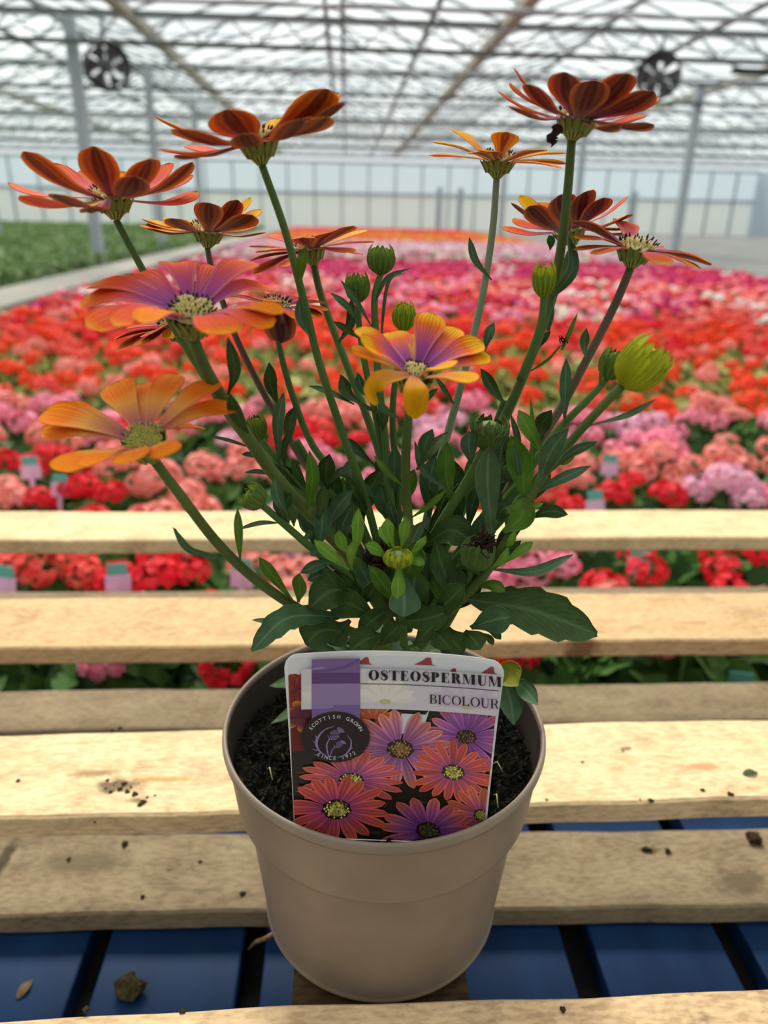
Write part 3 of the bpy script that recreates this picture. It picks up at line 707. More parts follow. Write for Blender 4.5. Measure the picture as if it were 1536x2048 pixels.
# ================================================================= THE POT
PX, PY = .018, .279; ZR = -.220; ZP = ZT-TH
pot = empty('flower_pot', (PX, PY, ZP)); tag(pot, 'taupe plastic flower pot holding the bicolour daisy plant', 'pot')
zz = lambda z: z-ZP
outer = [(.0, zz(ZP)+.003), (.046, zz(ZP)+.003), (.048, zz(ZP)), (.0535, zz(ZP)), (.0552, zz(ZP)+.0015), (.0578, zz(-.3334)), (.0594, zz(-.3328)), (.0598, zz(-.3318)), (.0592, zz(-.3306)), (.0591, zz(-.3296)), (.0602, zz(-.318)), (.0630, zz(-.290)), (.0652, zz(-.266)), (.0655, zz(-.2592)), (.0657, zz(-.2588)), (.0660, zz(-.2586)),
         (.0694, zz(-.2572)), (.0699, zz(-.2568)), (.0702, zz(-.2560)), (.0704, zz(-.2545)), (.0716, zz(-.243)), (.0731, zz(-.228)), (.0736, zz(-.2262)), (.0748, zz(-.2254)), (.0752, zz(-.2235)), (.0750, zz(-.2212)), (.0742, zz(-.2201)), (.0734, zz(-.2202)), (.0728, zz(-.2212)), (.0727, zz(-.2230))]
MB().lathe(outer, 128).build('body', M_pot, pot)
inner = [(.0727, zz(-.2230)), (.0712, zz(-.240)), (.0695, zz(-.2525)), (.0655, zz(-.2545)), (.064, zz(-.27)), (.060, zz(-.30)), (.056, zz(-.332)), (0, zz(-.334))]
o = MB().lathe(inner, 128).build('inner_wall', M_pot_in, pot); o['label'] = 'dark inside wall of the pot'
# compost
n_r, n_a = 46, 160; V = []; F = []
rr = np.random.default_rng(3)
H = rr.normal(0, 1, (n_r+1, n_a))
for i in range(n_r+1):
    r_ = .0700*i/n_r
    for k in range(n_a):
        a_ = 2*PI*k/n_a; x, y = r_*math.cos(a_), r_*math.sin(a_)
        z = .0018*math.sin(x*260+1)*math.sin(y*300+2)+.0009*H[i, k]+.004*math.exp(-(r_/.03)**2)-.0015
        V.append((x, y, z))
F = [(i*n_a+k, i*n_a+(k+1) % n_a, (i+1)*n_a+(k+1) % n_a, (i+1)*n_a+k) for i in range(n_r) for k in range(n_a)]
sm = MB().add(V, F)
for i in range(1400):   # peat fibres and lumps
    a_ = rr.uniform(0, 2*PI); r_ = .068*math.sqrt(rr.uniform()); c = np.array([r_*math.cos(a_), r_*math.sin(a_), rr.uniform(.0, .003)])
    d = nrm(rr.normal(0, 1, 3)*[1, 1, .35]); L = rr.uniform(.001, .0035)
    sm.tube([c-d*L, c+nrm(rr.normal(0, 1, 3))*.0005, c+d*L], rr.uniform(.0003, .0009), 4, mi=int(rr.uniform() < .12))
soil = sm.build('potting_compost', [M_soil, M_crumb], None, False); soil.location = (PX, PY, -.2385)
tag(soil, 'dark fibrous compost filling the taupe pot', 'compost', kind='stuff')
# pale root threads on compost
for (px, py, dx, dy, lab) in ((980, 1530, 26, 14, 'thin pale root hair on compost right of label'), (988, 1590, 8, 26, 'fine pale fibre on compost by right rim'), (545, 1560, -10, -22, 'fine pale fibre on compost left of the label')):
    z = -.2335; a = atZ(px, py, z); b = atZ(px+dx, py+dy, z); m_ = (a+b)/2+np.array([0, 0, .004])
    tag(MB().tube([a, m_, b], .00025, 5).build('root_fibre', M_cream), lab, 'fibre')

exec_plant = True
# ================================================================= THE PLANT
plant = empty('osteospermum_plant', (PX, PY, -.2385))
tag(plant, 'bicolour daisy plant with orange, coral and purple flowers growing in the taupe pot', 'plant')
plant_inv = -np.array([PX, PY, -.2385])
def prt(mb, name, mats, parent=None, lab=None, smooth=True):
    """mesh given in world coordinates, parented under the plant (or one of its parts)"""
    for i in range(len(mb.v)): mb.v[i] = mb.v[i]+plant_inv
    o = mb.build(name, mats, parent or plant, smooth)
    if lab: o['label'] = lab
    return o
def bez(pts, n):
    """smooth curve through control points (Catmull-Rom)"""
    P = [np.asarray(p, float) for p in pts]
    if len(P) == 2: return [P[0]+(P[1]-P[0])*i/n for i in range(n+1)]
    Q = [2*P[0]-P[1]]+P+[2*P[-1]-P[-2]]; out = []; m_ = len(P)-1
    for i in range(n+1):
        s_ = i/n*m_; k = min(int(s_), m_-1); t_ = s_-k; a, b, c, d = Q[k:k+4]
        out.append(.5*((2*b)+(-a+c)*t_+(2*a-5*b+4*c-d)*t_*t_+(-a+3*b-3*c+d)*t_**3))
    return out
def sheet(mb, path, W, A, prof, nu=6, fold=.0, cup=.0, thick=.0003, groove=0., mi=(0, 1), twist=0., tooth=None, wav=0.):
    """thin solid blade along a path; A = the side its upper face looks to"""
    P = [np.asarray(p, float) for p in path]; m_ = len(P); top = []; bot = []; UV = []
    for i in range(m_):
        T = nrm(P[min(i+1, m_-1)]-P[max(i-1, 0)]); v = i/(m_-1)
        S = np.cross(T, A)
        if np.linalg.norm(S) < .05: S = np.cross(T, nrm(np.asarray(A)+[.1, .2, .3]))
        S = nrm(S); N = nrm(np.cross(S, T))
        if twist:
            c_, s_ = math.cos(twist*v), math.sin(twist*v); S, N = c_*S+s_*N, c_*N-s_*S
        hw = W/2*prof(v)
        if tooth is not None: hw *= 1+tooth[i % len(tooth)]
        th = thick*(.35+.65*min(1, 4*(1-v)))
        for k in range(nu+1):
            u = k/nu; x = 2*u-1
            h = fold*W*abs(x)*prof(v)+cup*W*x*x*prof(v)+groove*W*math.cos(3*PI*x)*prof(v)+wav*W*math.sin(v*9+k)*abs(x)
            q = P[i]+S*hw*x+N*h
            top.append(q+N*th/2); bot.append(q-N*th/2); UV.append((u, v))
    n_ = len(top); F = []; MI = []
    for i in range(m_-1):
        for k in range(nu):
            a = i*(nu+1)+k; q = (a, a+1, a+nu+2, a+nu+1)
            F.append(q); MI.append(mi[0]); F.append(tuple(n_+j for j in q[::-1])); MI.append(mi[1])
    # rim
    ed = [i*(nu+1) for i in range(m_)]+[(m_-1)*(nu+1)+k for k in range(1, nu+1)]+[i*(nu+1)+nu for i in range(m_-2, -1, -1)]
    for a, b in zip(ed[:-1], ed[1:]): F.append((a, n_+a, n_+b, b)); MI.append(mi[1])
    mb.add(top+bot, F, UV+UV, MI)
def pprof(v):
    if v < .66: return .20+.80*math.sin(PI/2*v/.66)**1.45
    return max(.05, (1-((v-.66)/.345)**2.3)**.5) if v < 1 else .12
def lprof(v):     # spoon-shaped leaf: narrow stalk, widest beyond the middle
    if v < .6: return .16+.84*(.5-.5*math.cos(PI*v/.6))**.9
    return max(.03, math.cos(PI/2*((v-.6)/.4)**1.25))
def lanc(v): return max(.04, math.sin(PI*min(1, .07+v*.93))**.85)

FL = []   # flower centres, for joining stems
def flower(C, S, Y, L, petals, top, under, bow=.06, dY=0., disc='cream', dr=.006, W=.0105, lab=None, cal=.0058, plift=.0):
    """C petal joint, S foot of calyx (pixels); petals: (tip x, tip y, 'f'|'b', width factor[, top, under]) or a path"""
    Cw = atY(C[0], C[1], Y); Sw = atY(S[0], S[1], Y-dY); A = nrm(Cw-Sw); hgt = np.linalg.norm(Cw-Sw)
    fl = empty('flower', (0, 0, 0), plant)
    if lab: fl['label'] = lab
    # calyx
    u = nrm(np.cross(A, [0, 1, .2])); q = np.cross(A, u); mb = MB(); nn, mm = 56, 9; V = []; UV = []
    for i in range(mm):
        t_ = i/(mm-1); r_ = .0016+(cal-.0016)*(math.sin(PI/2*min(1, t_*1.05))**1.25)
        for k in range(nn):
            a_ = 2*PI*k/nn; rr_ = r_*(1+.07*math.cos(14*a_)*t_)
            V.append(Sw+A*hgt*t_*1.0+rr_*(math.cos(a_)*u+math.sin(a_)*q)); UV.append((k/nn, t_))
    mb.add(V, [(i*nn+k, i*nn+(k+1) % nn, (i+1)*nn+(k+1) % nn, (i+1)*nn+k) for i in range(mm-1) for k in range(nn)]+[tuple(range(nn))[::-1]], UV)
    for k in range(14):
        a_ = 2*PI*k/14; e = math.cos(a_)*u+math.sin(a_)*q
        sheet(mb, bez([Sw+A*hgt*.35+e*cal*.75, Sw+A*hgt*.8+e*cal*1.0, Sw+A*hgt*1.12+e*cal*1.25], 5), cal*.42, -e, lanc, 2, thick=.0004, mi=(0, 0))
    prt(mb, 'calyx', [M_calyx], fl)
    # petals
    for i, pt in enumerate(petals):
        tp, un = top, under; wf = 1.; mb = MB()
        if isinstance(pt, dict):
            path = bez([Cw+nrm(atY(*pt['path'][0])-Cw)*dr*.4]+[atY(*p) for p in pt['path']], 14); wf = pt.get('w', 1.); tp = pt.get('top', tp); un = pt.get('under', un)
            Ax = np.asarray(pt.get('A', A), float)
        else:
            x, y, side = pt[:3]; wf = pt[3] if len(pt) > 3 else 1.
            if len(pt) > 4 and pt[4]: tp = pt[4]
            if len(pt) > 5 and pt[5]: un = pt[5]
            d = ray(x, y); b_ = d@Cw; D = b_*b_-Cw@Cw+L*L
            if D < 0: tt = b_; 
            else: tt = b_-math.sqrt(D) if side == 'f' else b_+math.sqrt(D)
            Tw = d*tt; dv = Tw-Cw; Ln = np.linalg.norm(dv); rad = nrm(dv-A*(dv@A))
            P0 = Cw+rad*dr*.62+A*(.0004*(i % 3)); mid = (P0+Tw)/2+A*bow*Ln*(1+.25*math.sin(i*2.1)); q1 = P0+(Tw-P0)*.78+A*bow*.75*Ln
            path = bez([P0, mid, q1, Tw], 14); Ax = nrm(A+.12*np.array([math.sin(i*1.7), math.cos(i*2.3), 0]))
        sheet(mb, path, W*wf, Ax, pprof, 6, cup=.05*math.sin(i*1.9+1)+.03, groove=.022, thick=.00035)
        o = prt(mb, 'petal', [PT[tp], PU[un]], fl)
    # disc
    mb = MB(); nf = 90
    V = []; dome = .45
    mbq = MB().lathe([(dr*.98*math.cos(t_), dr*dome*math.sin(t_)) for t_ in np.linspace(0, PI/2-.01, 6)], 24)
    Vq = np.concatenate(mbq.v); mb.add(Cw+Vq[:, :1]*u+Vq[:, 1:2]*q+Vq[:, 2:]*A, mbq.f)
    for k in range(nf):
        ph = k*2.39996; rr_ = math.sqrt((k+.5)/nf); z_ = dome*math.sqrt(max(0, 1-rr_*rr_))
        e = math.cos(ph)*u+math.sin(ph)*q; b0 = Cw+e*dr*rr_*.97+A*dr*z_; dirn = nrm(A+e*rr_*.75)
        hh = dr*(.16 if disc == 'olive' and rr_ < .8 else .34)*(1+.25*math.sin(k*3.3)); rad_ = dr*.058
        mb.tube([b0, b0+dirn*hh*.75, b0+dirn*hh], [rad_*.8, rad_*1.1, rad_*.5], 5, mi=0)
        if disc == 'cream' and (rr_ > .55 and k % 2 == 0 or k % 7 == 0):
            e2 = b0+dirn*hh; mb.tube([e2, e2+dirn*dr*.22], [rad_*1.0, rad_*.5], 5, mi=1)
        if disc == 'olive' and rr_ > .86 and k % 4 == 0: mb.tube([b0, b0+dirn*dr*.45], [rad_*.9, rad_*.5], 5, mi=1)
    prt(mb, 'disc', [M_olive if disc == 'olive' else M_cream, M_black], fl)
    return Sw
foot = {}
foot[1] = flower((226, 400), (232, 440), .275, .036, [
    (48, 303, 'f', 1.0), (110, 326, 'b', 1.0, 'pink', 'salmon'), (17, 365, 'b', .8, 'pink', 'salmon'), (40, 392, 'f', .9, 'orange', 'salmon'), (108, 388, 'f', .85, 'orange', 'dark'),
    (188, 293, 'f', 1.12), (168, 340, 'b', 1.0, 'pink', 'salmon'), (300, 318, 'f', 1.1), (270, 352, 'f', 1.05, 'coral', 'dark'), (384, 324, 'f', .95), (338, 326, 'b', 1., 'pink', 'salmon'),
    (384, 350, 'b', .85, 'pink', 'salmon'), (393, 382, 'b', 1.0, 'coral', 'salmon'), (243, 343, 'b', 1., 'orange', 'salmon'), (178, 415, 'f', .8, 'pink', 'dark')], 'coral', 'brown', bow=-.07, lab='far left flower seen from below with brown petal backs')
foot[2] = flower((517, 288), (524, 330), .27, .038, [
    (310, 234, 'b', 1.0, 'lemon', 'brown'), (357, 258, 'f', 1.35), (452, 219, 'f', 1.4), (320, 299, 'b', .9, 'pink', 'salmon'), (374, 291, 'b', .8, 'pink', 'salmon'), (352, 310, 'f', .8, 'pink', 'dark'),
    (484, 268, 'f', .9, 'orange', 'dark'), (602, 238, 'f', 1.2, 'orange', 'dark'), (654, 178, 'f', 1.45, 'lemon', 'brown'), (675, 186, 'b', 1.0), (686, 205, 'f', 1.0, 'coral', 'dark'), (653, 234, 'f', 1.15, 'coral', 'brown'), (560, 236, 'b', 1.1, 'lemon', 'gold')],
    'coral', 'brown', bow=-.05, lab='large tilted brown-backed flower at upper left')
foot[3] = flower((1152, 244), (1143, 282), .272, .031, [
    (1028, 137, 'b', .75), (1057, 168, 'f', .95, 'coral', 'dark'), (1020, 166, 'b', .6), (996, 183, 'b', .8, 'coral', 'salmon'), (1023, 214, 'f', .85), (1130, 145, 'f', 1.1), (1189, 160, 'f', 1.12, 'coral', 'dark'),
    (1256, 148, 'f', 1.1), (1307, 183, 'f', 1.0), (1315, 194, 'b', .9), (1288, 230, 'b', .85, 'pink', 'salmon'), (1306, 249, 'f', .8, 'coral', 'dark'), (1238, 249, 'f', .5, 'coral', 'dark'), (1218, 172, 'b', 1.1, 'pink', 'brown')],
    'coral', 'dark', bow=-.05, lab='topmost flower at upper right seen from below')
foot[4] = flower((996, 325), (993, 357), .31, .029, [
    (908, 260, 'b', .95), (864, 284, 'f', .75), (858, 311, 'b', .8, 'orange', 'salmon'), (948, 305, 'f', .7), (970, 303, 'f', .95, 'orange', 'dark'), (1014, 264, 'f', .95), (1086, 300, 'f', .8, 'orange', 'brown'),
    (1131, 307, 'b', .7), (1131, 328, 'b', .7), (1123, 336, 'f', .6, 'orange', 'salmon')], 'lemon', 'gold', bow=.03, dr=.0055, lab='golden orange flower with few petals on a tall pale stem')
foot[5] = flower((416, 466), (415, 496), .335, .031, [
    (283, 438, 'b', .6), (281, 453, 'f', .8), (296, 447, 'f', .9), (342, 437, 'f', .95), (418, 406, 'f', 1.1), (475, 400, 'f', .8), (500, 395, 'b', .6, 'lemon', 'gold'), (521, 419, 'b', .8, 'lemon', 'gold'),
    (504, 430, 'f', 1.15, 'coral', 'dark'), (509, 444, 'b', .7), (531, 465, 'f', .55), (335, 436, 'b', .9, 'lemon', 'gold'), (374, 440, 'b', .9, 'lemon', 'gold'), (303, 440, 'b', .9, 'lemon', 'gold'), (474, 424, 'b', .9, 'lemon', 'gold')],
    'orange', 'dark', bow=-.04, lab='small dark-backed flower below the two upper left ones')
foot[6] = flower((622, 500), (628, 532), .345, .031, [
    (500, 494, 'b', .8), (542, 470, 'b', .9), (517, 502, 'f', 1.0), (501, 520, 'f', .9, 'orange'), (509, 547, 'f', 1.0), (605, 475, 'f', 1.1), (572, 533, 'f', .9), (660, 465, 'f', 1.1), (706, 452, 'f', .9),
    (731, 460, 'b', .9, 'lemon', 'gold'), (748, 485, 'b', .8, 'coral', 'salmon'), (703, 505, 'f', .95, 'coral', 'salmon'), (724, 509, 'b', .7)], 'coral', 'brown', bow=.02, lab='hazy brown flower standing behind the long left stem')
foot[7] = flower((1140, 462), (1146, 492), .315, .029, [
    (1040, 391, 'b', .9, 'lemon', 'gold'), (1023, 406, 'f', .7), (1074, 406, 'b', 1., 'orange', 'salmon'), (1058, 413, 'f', .95, 'coral', 'dark'), (1002, 455, 'b', .7, 'coral', 'salmon'), (1027, 437, 'b', .8, 'coral', 'salmon'),
    (1120, 390, 'f', 1.1), (1170, 384, 'f', 1.1), (1206, 396, 'f', 1.1, 'coral', 'dark'), (1255, 430, 'f', 1.25, 'coral', 'dark'), (1256, 393, 'b', .3, 'pink', 'salmon'), (1271, 453, 'b', .6), (1272, 464, 'b', .6), (1105, 425, 'b', .8, 'pink', 'salmon')],
    'coral', 'dark', bow=-.05, lab='brown-backed flower partly behind the tall right stem')
foot[8] = flower((1270, 503), (1261, 537), .272, .029, [
    (1144, 444, 'f', .8, 'coral', 'dark'), (1152, 477, 'f', .8), (1147, 500, 'f', .75), (1193, 509, 'f', .8), (1246, 442, 'b', 1.0, 'pink', 'salmon'), (1422, 527, 'f', .95), (1327, 529, 'f', .9), (1375, 514, 'b', .8),
    (1308, 492, 'b', .9, 'pink', 'salmon'), (1396, 536, 'f', 1.0), (1168, 455, 'b', .8)], 'coral', 'dark', bow=.04, dY=.0005, dr=.0062, lab='half open flower at right showing its cream and black centre')
foot[9] = flower((384, 628), (388, 680), .235, .0375, [
    (182, 572, 'b', 1.1, 'coral'), (163, 605, 'b', 1.2), (219, 563, 'b', 1.1), (262, 553, 'b', 1.1), (353, 526, 'b', 1.3), (441, 537, 'b', 1.15), (500, 524, 'b', 1.25), (548, 582, 'b', .9), (566, 627, 'f', .8, 'orange'),
    (176, 655, 'f', 1.1), (232, 652, 'f', 1.0), (282, 645, 'f', .9, 'orange'), (452, 668, 'f', 1.35), (543, 655, 'f', 1.0), (396, 571, 'b', 1.1), (480, 560, 'b', .9)],
    'coral', 'salmon', bow=.10, dY=-.0042, dr=.0059, W=.0098, cal=.0066, lab='large coral and purple flower at left with dark-tipped cream centre')
foot[10] = flower((553, 615), (553, 645), .315, .027, [
    (488, 571, 'b', 1.0, 'lemon', 'gold'), (526, 601, 'f', 1.2), (644, 605, 'b', .9), (653, 622, 'f', .7), (637, 636, 'f', .8), (455, 592, 'b', 1.0), (540, 588, 'b', 1.1), (607, 597, 'b', .9), (600, 640, 'f', .8), (490, 622, 'f', 1.0),
    {'path': [(556, 628, .305), (560, 655, .297), (561, 686, .297)], 'w': 1.2, 'A': (0, 1, 0)}], 'coral', 'dark', bow=.05, dr=.0055, lab='dull red flower behind the large coral one with one petal hanging down')
foot[11] = flower((356, 650), (372, 690), .30, .027, [
    (231, 678, 'f', .9), (236, 698, 'f', .8), (276, 690, 'f', 1.1), (300, 669, 'f', 1.1), (350, 676, 'f', .9, 'lemon', 'gold'), (260, 655, 'b', 1.), (300, 640, 'b', 1.), (400, 640, 'b', 1.), (430, 655, 'b', .9), (420, 668, 'f', .8)],
    'coral', 'dark', bow=.03, lab='maroon flower half hidden underneath the large coral one')
foot[12] = flower((830, 748), (822, 795), .235, .0262, [
    (714, 657, 'b', 1.0), (722, 682, 'f', 1.1), (702, 699, 'f', .8, 'orange'), (782, 664, 'b', 1.25), (826, 668, 'b', .9, 'orange'), (866, 626, 'b', 1.35), (914, 656, 'b', 1.2), (965, 685, 'b', 1.15), (979, 712, 'b', 1.2), (954, 760, 'f', .9, 'lemon'),
    (900, 735, 'f', 1.1, 'lemon'), {'path': [(830, 765, .222), (832, 792, .217), (831, 838, .220)], 'w': .98, 'top': 'lemon', 'A': (0, -1, .3)},
    {'path': [(800, 750, .225), (762, 756, .219), (745, 785, .218), (756, 806, .221)], 'w': .75, 'top': 'lemon', 'under': 'gold', 'A': (.3, -.6, .6)}], 'yellow', 'gold', bow=.06, dY=-.0045, dr=.0040, W=.0080, lab='central yellow and purple flower with a drooping front petal')
foot[13] = flower((289, 882), (309, 922), .215, .034, [
    (86, 824, 'b', 1.3), (85, 856, 'b', 1.2), (118, 815, 'b', 1.0), (230, 765, 'b', 1.35), (286, 768, 'b', 1.1, 'orange'), (350, 747, 'b', 1.15), (434, 761, 'b', 1.15), (473, 812, 'b', 1.05), (405, 856, 'b', .8),
    (108, 940, 'f', 1.05), (172, 934, 'f', 1.0), (258, 926, 'f', 1.15), (343, 908, 'f', 1.0)], 'orange', 'salmon', bow=.06, dY=-.0045, disc='olive', dr=.0056, W=.0088, lab='orange flower at lower left with a green-yellow centre')

# ---- stems: (pixels, start Y, end Y, start radius, end radius, material)
CRN = (800, 1290)
STEMS = []
def stem(pts, Y0, Y1, r0, r1, m_='g', lab=None, start=None):
    n_ = len(pts); L = [0]
    for a, b in zip(pts[:-1], pts[1:]): L.append(L[-1]+math.hypot(a[0]-b[0], a[1]-b[1]))
    P = [atY(x, y, Y0+(Y1-Y0)*l/L[-1]) for (x, y), l in zip(pts, L)]
    if start is not None: P[0] = start
    m = max(10, 5*n_); Q = bez(P, m); R_ = [r0+(r1-r0)*i/m for i in range(m+1)]
    prt(MB().tube(Q, R_, 9), 'stem', [M_stem[m_]], None, lab)
    for i, q in enumerate(Q):
        d = q@CF; STEMS.append((768+F_PX*(q@CR)/d, 1024-F_PX*(q@CU)/d, q[1]))
stem([(232, 440), (290, 548), (345, 650), (400, 740), (470, 850), (560, 960), (660, 1070), (770, 1240)], .275, .275, .0012, .0016, 'g', start=foot[1])
stem([(524, 330), (570, 460), (605, 590), (640, 730), (690, 880), (735, 1010), (790, 1230)], .27, .275, .0013, .0017, 'g', start=foot[2])
stem([(1143, 282), (1135, 385), (1118, 520), (1088, 640), (1030, 790), (940, 975), (850, 1160), (815, 1260)], .272, .275, .0015, .0022, 'o', start=foot[3])
stem([(993, 357), (985, 460), (965, 590), (935, 720), (900, 850), (868, 970), (820, 1200)], .31, .285, .0013, .0019, 'b', start=foot[4])
stem([(415, 496), (425, 540), (470, 670), (540, 810), (605, 920), (700, 1060), (780, 1230)], .335, .285, .0012, .0018, 'm', start=foot[5])
stem([(628, 532), (645, 600), (690, 720), (740, 850), (770, 960), (795, 1200)], .345, .285, .0016, .002, 'g', start=foot[6])
stem([(1146, 492), (1118, 560), (1082, 670), (1015, 830), (930, 1010), (835, 1220)], .315, .28, .0014, .002, 'g', start=foot[7])
stem([(1261, 537), (1225, 620), (1160, 745), (1110, 835), (1010, 990), (900, 1150), (840, 1250)], .272, .27, .0015, .002, 'm', start=foot[8])
stem([(388, 680), (415, 745), (470, 835), (545, 945), (640, 1050), (730, 1150), (780, 1250)], .235, .262, .0019, .0026, 'o', start=foot[9])
stem([(553, 645), (560, 700), (585, 790), (625, 890), (690, 980), (780, 1180)], .315, .285, .0012, .0018, 'g', start=foot[10])
stem([(372, 690), (425, 770), (500, 880), (600, 985), (700, 1110), (785, 1250)], .30, .275, .0013, .002, 'g', start=foot[11])
stem([(822, 795), (814, 860), (811, 960), (817, 1080), (812, 1260)], .235, .262, .0014, .0021, 'o', start=foot[12])
stem([(309, 922), (370, 1003), (440, 1092), (520, 1166), (620, 1230), (730, 1275), (790, 1310)], .215, .265, .0016, .0022, 'o', start=foot[13])
stem([(762, 545), (750, 590), (750, 650), (757, 760), (772, 900), (790, 1100), (800, 1260)], .285, .275, .0012, .0018)
stem([(716, 600), (718, 650), (732, 740), (757, 860), (780, 1000), (797, 1200)], .285, .28, .0011, .0016)
stem([(807, 658), (797, 720), (785, 830), (795, 1000), (803, 1230)], .29, .28, .0011, .0016)
stem([(1087, 588), (1086, 620), (1075, 670), (1040, 760)], .262, .27, .0012, .0015)
stem([(1243, 772), (1160, 862), (1080, 960), (1030, 1055), (960, 1160), (880, 1240), (840, 1290)], .225, .26, .0014, .0023, 'o', 'thick right hand stem carrying the big yellow bud')
stem([(1214, 758), (1185, 790), (1110, 868), (1040, 965), (960, 1060), (850, 1200)], .25, .265, .0011, .002)
stem([(971, 895), (930, 970), (875, 1060), (815, 1190)], .25, .268, .0017, .0022)
stem([(519, 873), (560, 930), (620, 1000), (700, 1090), (780, 1220)], .27, .27, .0011, .0018)
stem([(524, 1010), (570, 1050), (640, 1110), (720, 1170), (780, 1240)], .235, .262, .0012, .0018)
stem([(797, 1125), (800, 1180), (808, 1290)], .225, .258, .0014, .0018)
stem([(945, 1130), (925, 1190), (880, 1270)], .25, .268, .0014, .002)
stem([(1010, 800), (985, 870), (945, 960), (880, 1060)], .28, .28, .0016, .002, 'g')
stem([(755, 1130), (770, 1190), (780, 1270)], .262, .268, .0012, .0016, 'm')
stem([(592, 882), (640, 960), (720, 1060), (790, 1200)], .275, .275, .0016, .002, 'g')
stem([(1020, 950), (960, 1040), (870, 1170)], .275, .275, .0012, .0016)
stem([(1085, 940), (1030, 1010), (940, 1110), (860, 1220)], .245, .262, .0012, .0018)

# ---- buds
def bud(c, foot_, Y, R_, n_=13, m_='g', openv=.72, tipc=None, lab=None, dY=0, long=1.0):
    """c = pixel of bud tip, foot_ = pixel of its base"""
    a = atY(foot_[0], foot_[1], Y); b = atY(c[0], c[1], Y+dY); A = nrm(b-a); H_ = np.linalg.norm(b-a)*long
    u = nrm(np.cross(A, [0, 1, .2])); q = np.cross(A, u)
    bd = empty('bud', (0, 0, 0), plant)
    if lab: bd['label'] = lab
    core = MB(); prof = [(.0012, 0), (R_*.62, H_*.14), (R_*.86, H_*.35), (R_*.86, H_*.6), (R_*.62, H_*.82), (R_*.2, H_*.9)]
    qm = MB().lathe(prof, 20, closed=True); V = np.concatenate(qm.v); core.add(a+V[:, :1]*u+V[:, 1:2]*q+V[:, 2:]*A, qm.f)
    prt(core, 'bud_core', [M_sepal_d if m_ != 'y' else M_sepal_y], bd)
    for layer in range(2):
        mb = MB()
        for k in range(n_):
            an = 2*PI*(k+.5*layer)/n_; e = math.cos(an)*u+math.sin(an)*q; top = (1.0 if layer else .86)*(1+.08*math.sin(k*2.7+layer))
            P = [a+e*.0014, a+e*R_*.82+A*H_*.2, a+e*R_*(1.03-.04*layer)+A*H_*.5, a+e*R_*(.98-.05*layer)*(openv+.28)+A*H_*.8*top, a+e*R_*openv+A*H_*top]
            sheet(mb, bez(P, 8), R_*.62, -e, lanc, 4, fold=0, cup=-.12, thick=.0004, mi=(0, 0))
        mt = {'g': (M_sepal_d, M_sepal), 'd': (M_sepal_d, M_sepal_d), 'y': (M_sepal_y, M_sepal_y), 'l': (M_sepal, M_sepal_y)}[m_][layer]
        prt(mb, 'bracts' if layer == 0 else 'inner_petals', [mt], bd)
bud((763, 492), (761, 547), .285, .0046, m_='g', lab='green bud on the tall stem left of centre')
bud((714, 546), (716, 603), .285, .0041, m_='g', lab='green bud left of the tallest central bud')
bud((809, 604), (807, 660), .29, .0041, m_='l', openv=.6, lab='round green bud above the central yellow flower')
bud((1090, 528), (1087, 592), .262, .0036, m_='l', openv=.75, lab='slim bud against the tall right stem')
bud((1318, 692), (1246, 772), .225, .0068, n_=13, m_='y', openv=.78, lab='largest bud, half open with yellow petals, at right')
bud((1237, 700), (1216, 757), .25, .0044, m_='g', lab='small green bud beside the largest yellow bud')
bud((984, 836), (972, 898), .25, .0056, m_='d', openv=.95, lab='dull green open-topped bud right of centre')
bud((511, 832), (520, 875), .27, .0031, m_='g', lab='small bud on the left beside the thick stem')
bud((490, 982), (526, 1008), .235, .0040, m_='g', openv=.85, lab='bud at left above the top slat')
bud((797, 1090), (796, 1130), .222, .0046, n_=10, m_='l', openv=.62, long=.7, lab='bright bud low in front surrounded by pale bract leaves')
bud((962, 1082), (945, 1138), .245, .0056, m_='d', openv=.8, lab='spent flower head with blackened top')
bud((1140, 892), (1118, 925), .25, .0030, m_='l', lab='tiny bud between leaves on the right')
bud((684, 950), (676, 990), .285, .0036, m_='d', lab='dark bud low behind the leaves left of centre')
bud((1020, 925), (1012, 960), .27, .0036, m_='d', lab='withering bud among right hand leaves')
def tuft(px, py, Y, R_, n_, lab, name='withered_florets', up=(0, 0, 1)):
    c = atY(px, py, Y); rr = np.random.default_rng(int(px)); mb = MB()
    for k in range(n_):
        d = nrm(rr.normal(0, 1, 3)*.8+np.asarray(up)); s_ = c+rr.normal(0, R_*.3, 3)
        mb.tube([s_, s_+d*R_*.6, s_+d*R_+rr.normal(0, R_*.25, 3)], [R_*.09, R_*.1, R_*.03], 4)
    prt(mb, name, [M_dry], None, lab)
tuft(962, 1092, .243, .0052, 60, 'black withered florets on the spent head', up=(.5, 0, 1))
tuft(762, 1122, .258, .0056, 60, 'dark brown dried flower remains low in the centre')
tuft(1023, 905, .268, .004, 26, 'dried petals stuck on a bud at right')
tuft(1128, 684, .262, .0022, 16, 'tiny dried fragment caught on a thin leaf')
# dark shrivelled petal hanging under the topmost flower
mb = MB(); sheet(mb, bez([atY(1117, 248, .262), atY(1113, 262, .262), atY(1104, 276, .262), atY(1110, 288, .262)], 8), .0042, (0, -1, 0), lambda v: .3+.7*abs(math.sin(v*7)), 3, thick=.0005, mi=(0, 0))
prt(mb, 'shrivelled_petal', [M_dry], None, 'black shrivelled petal hanging under the topmost flower')

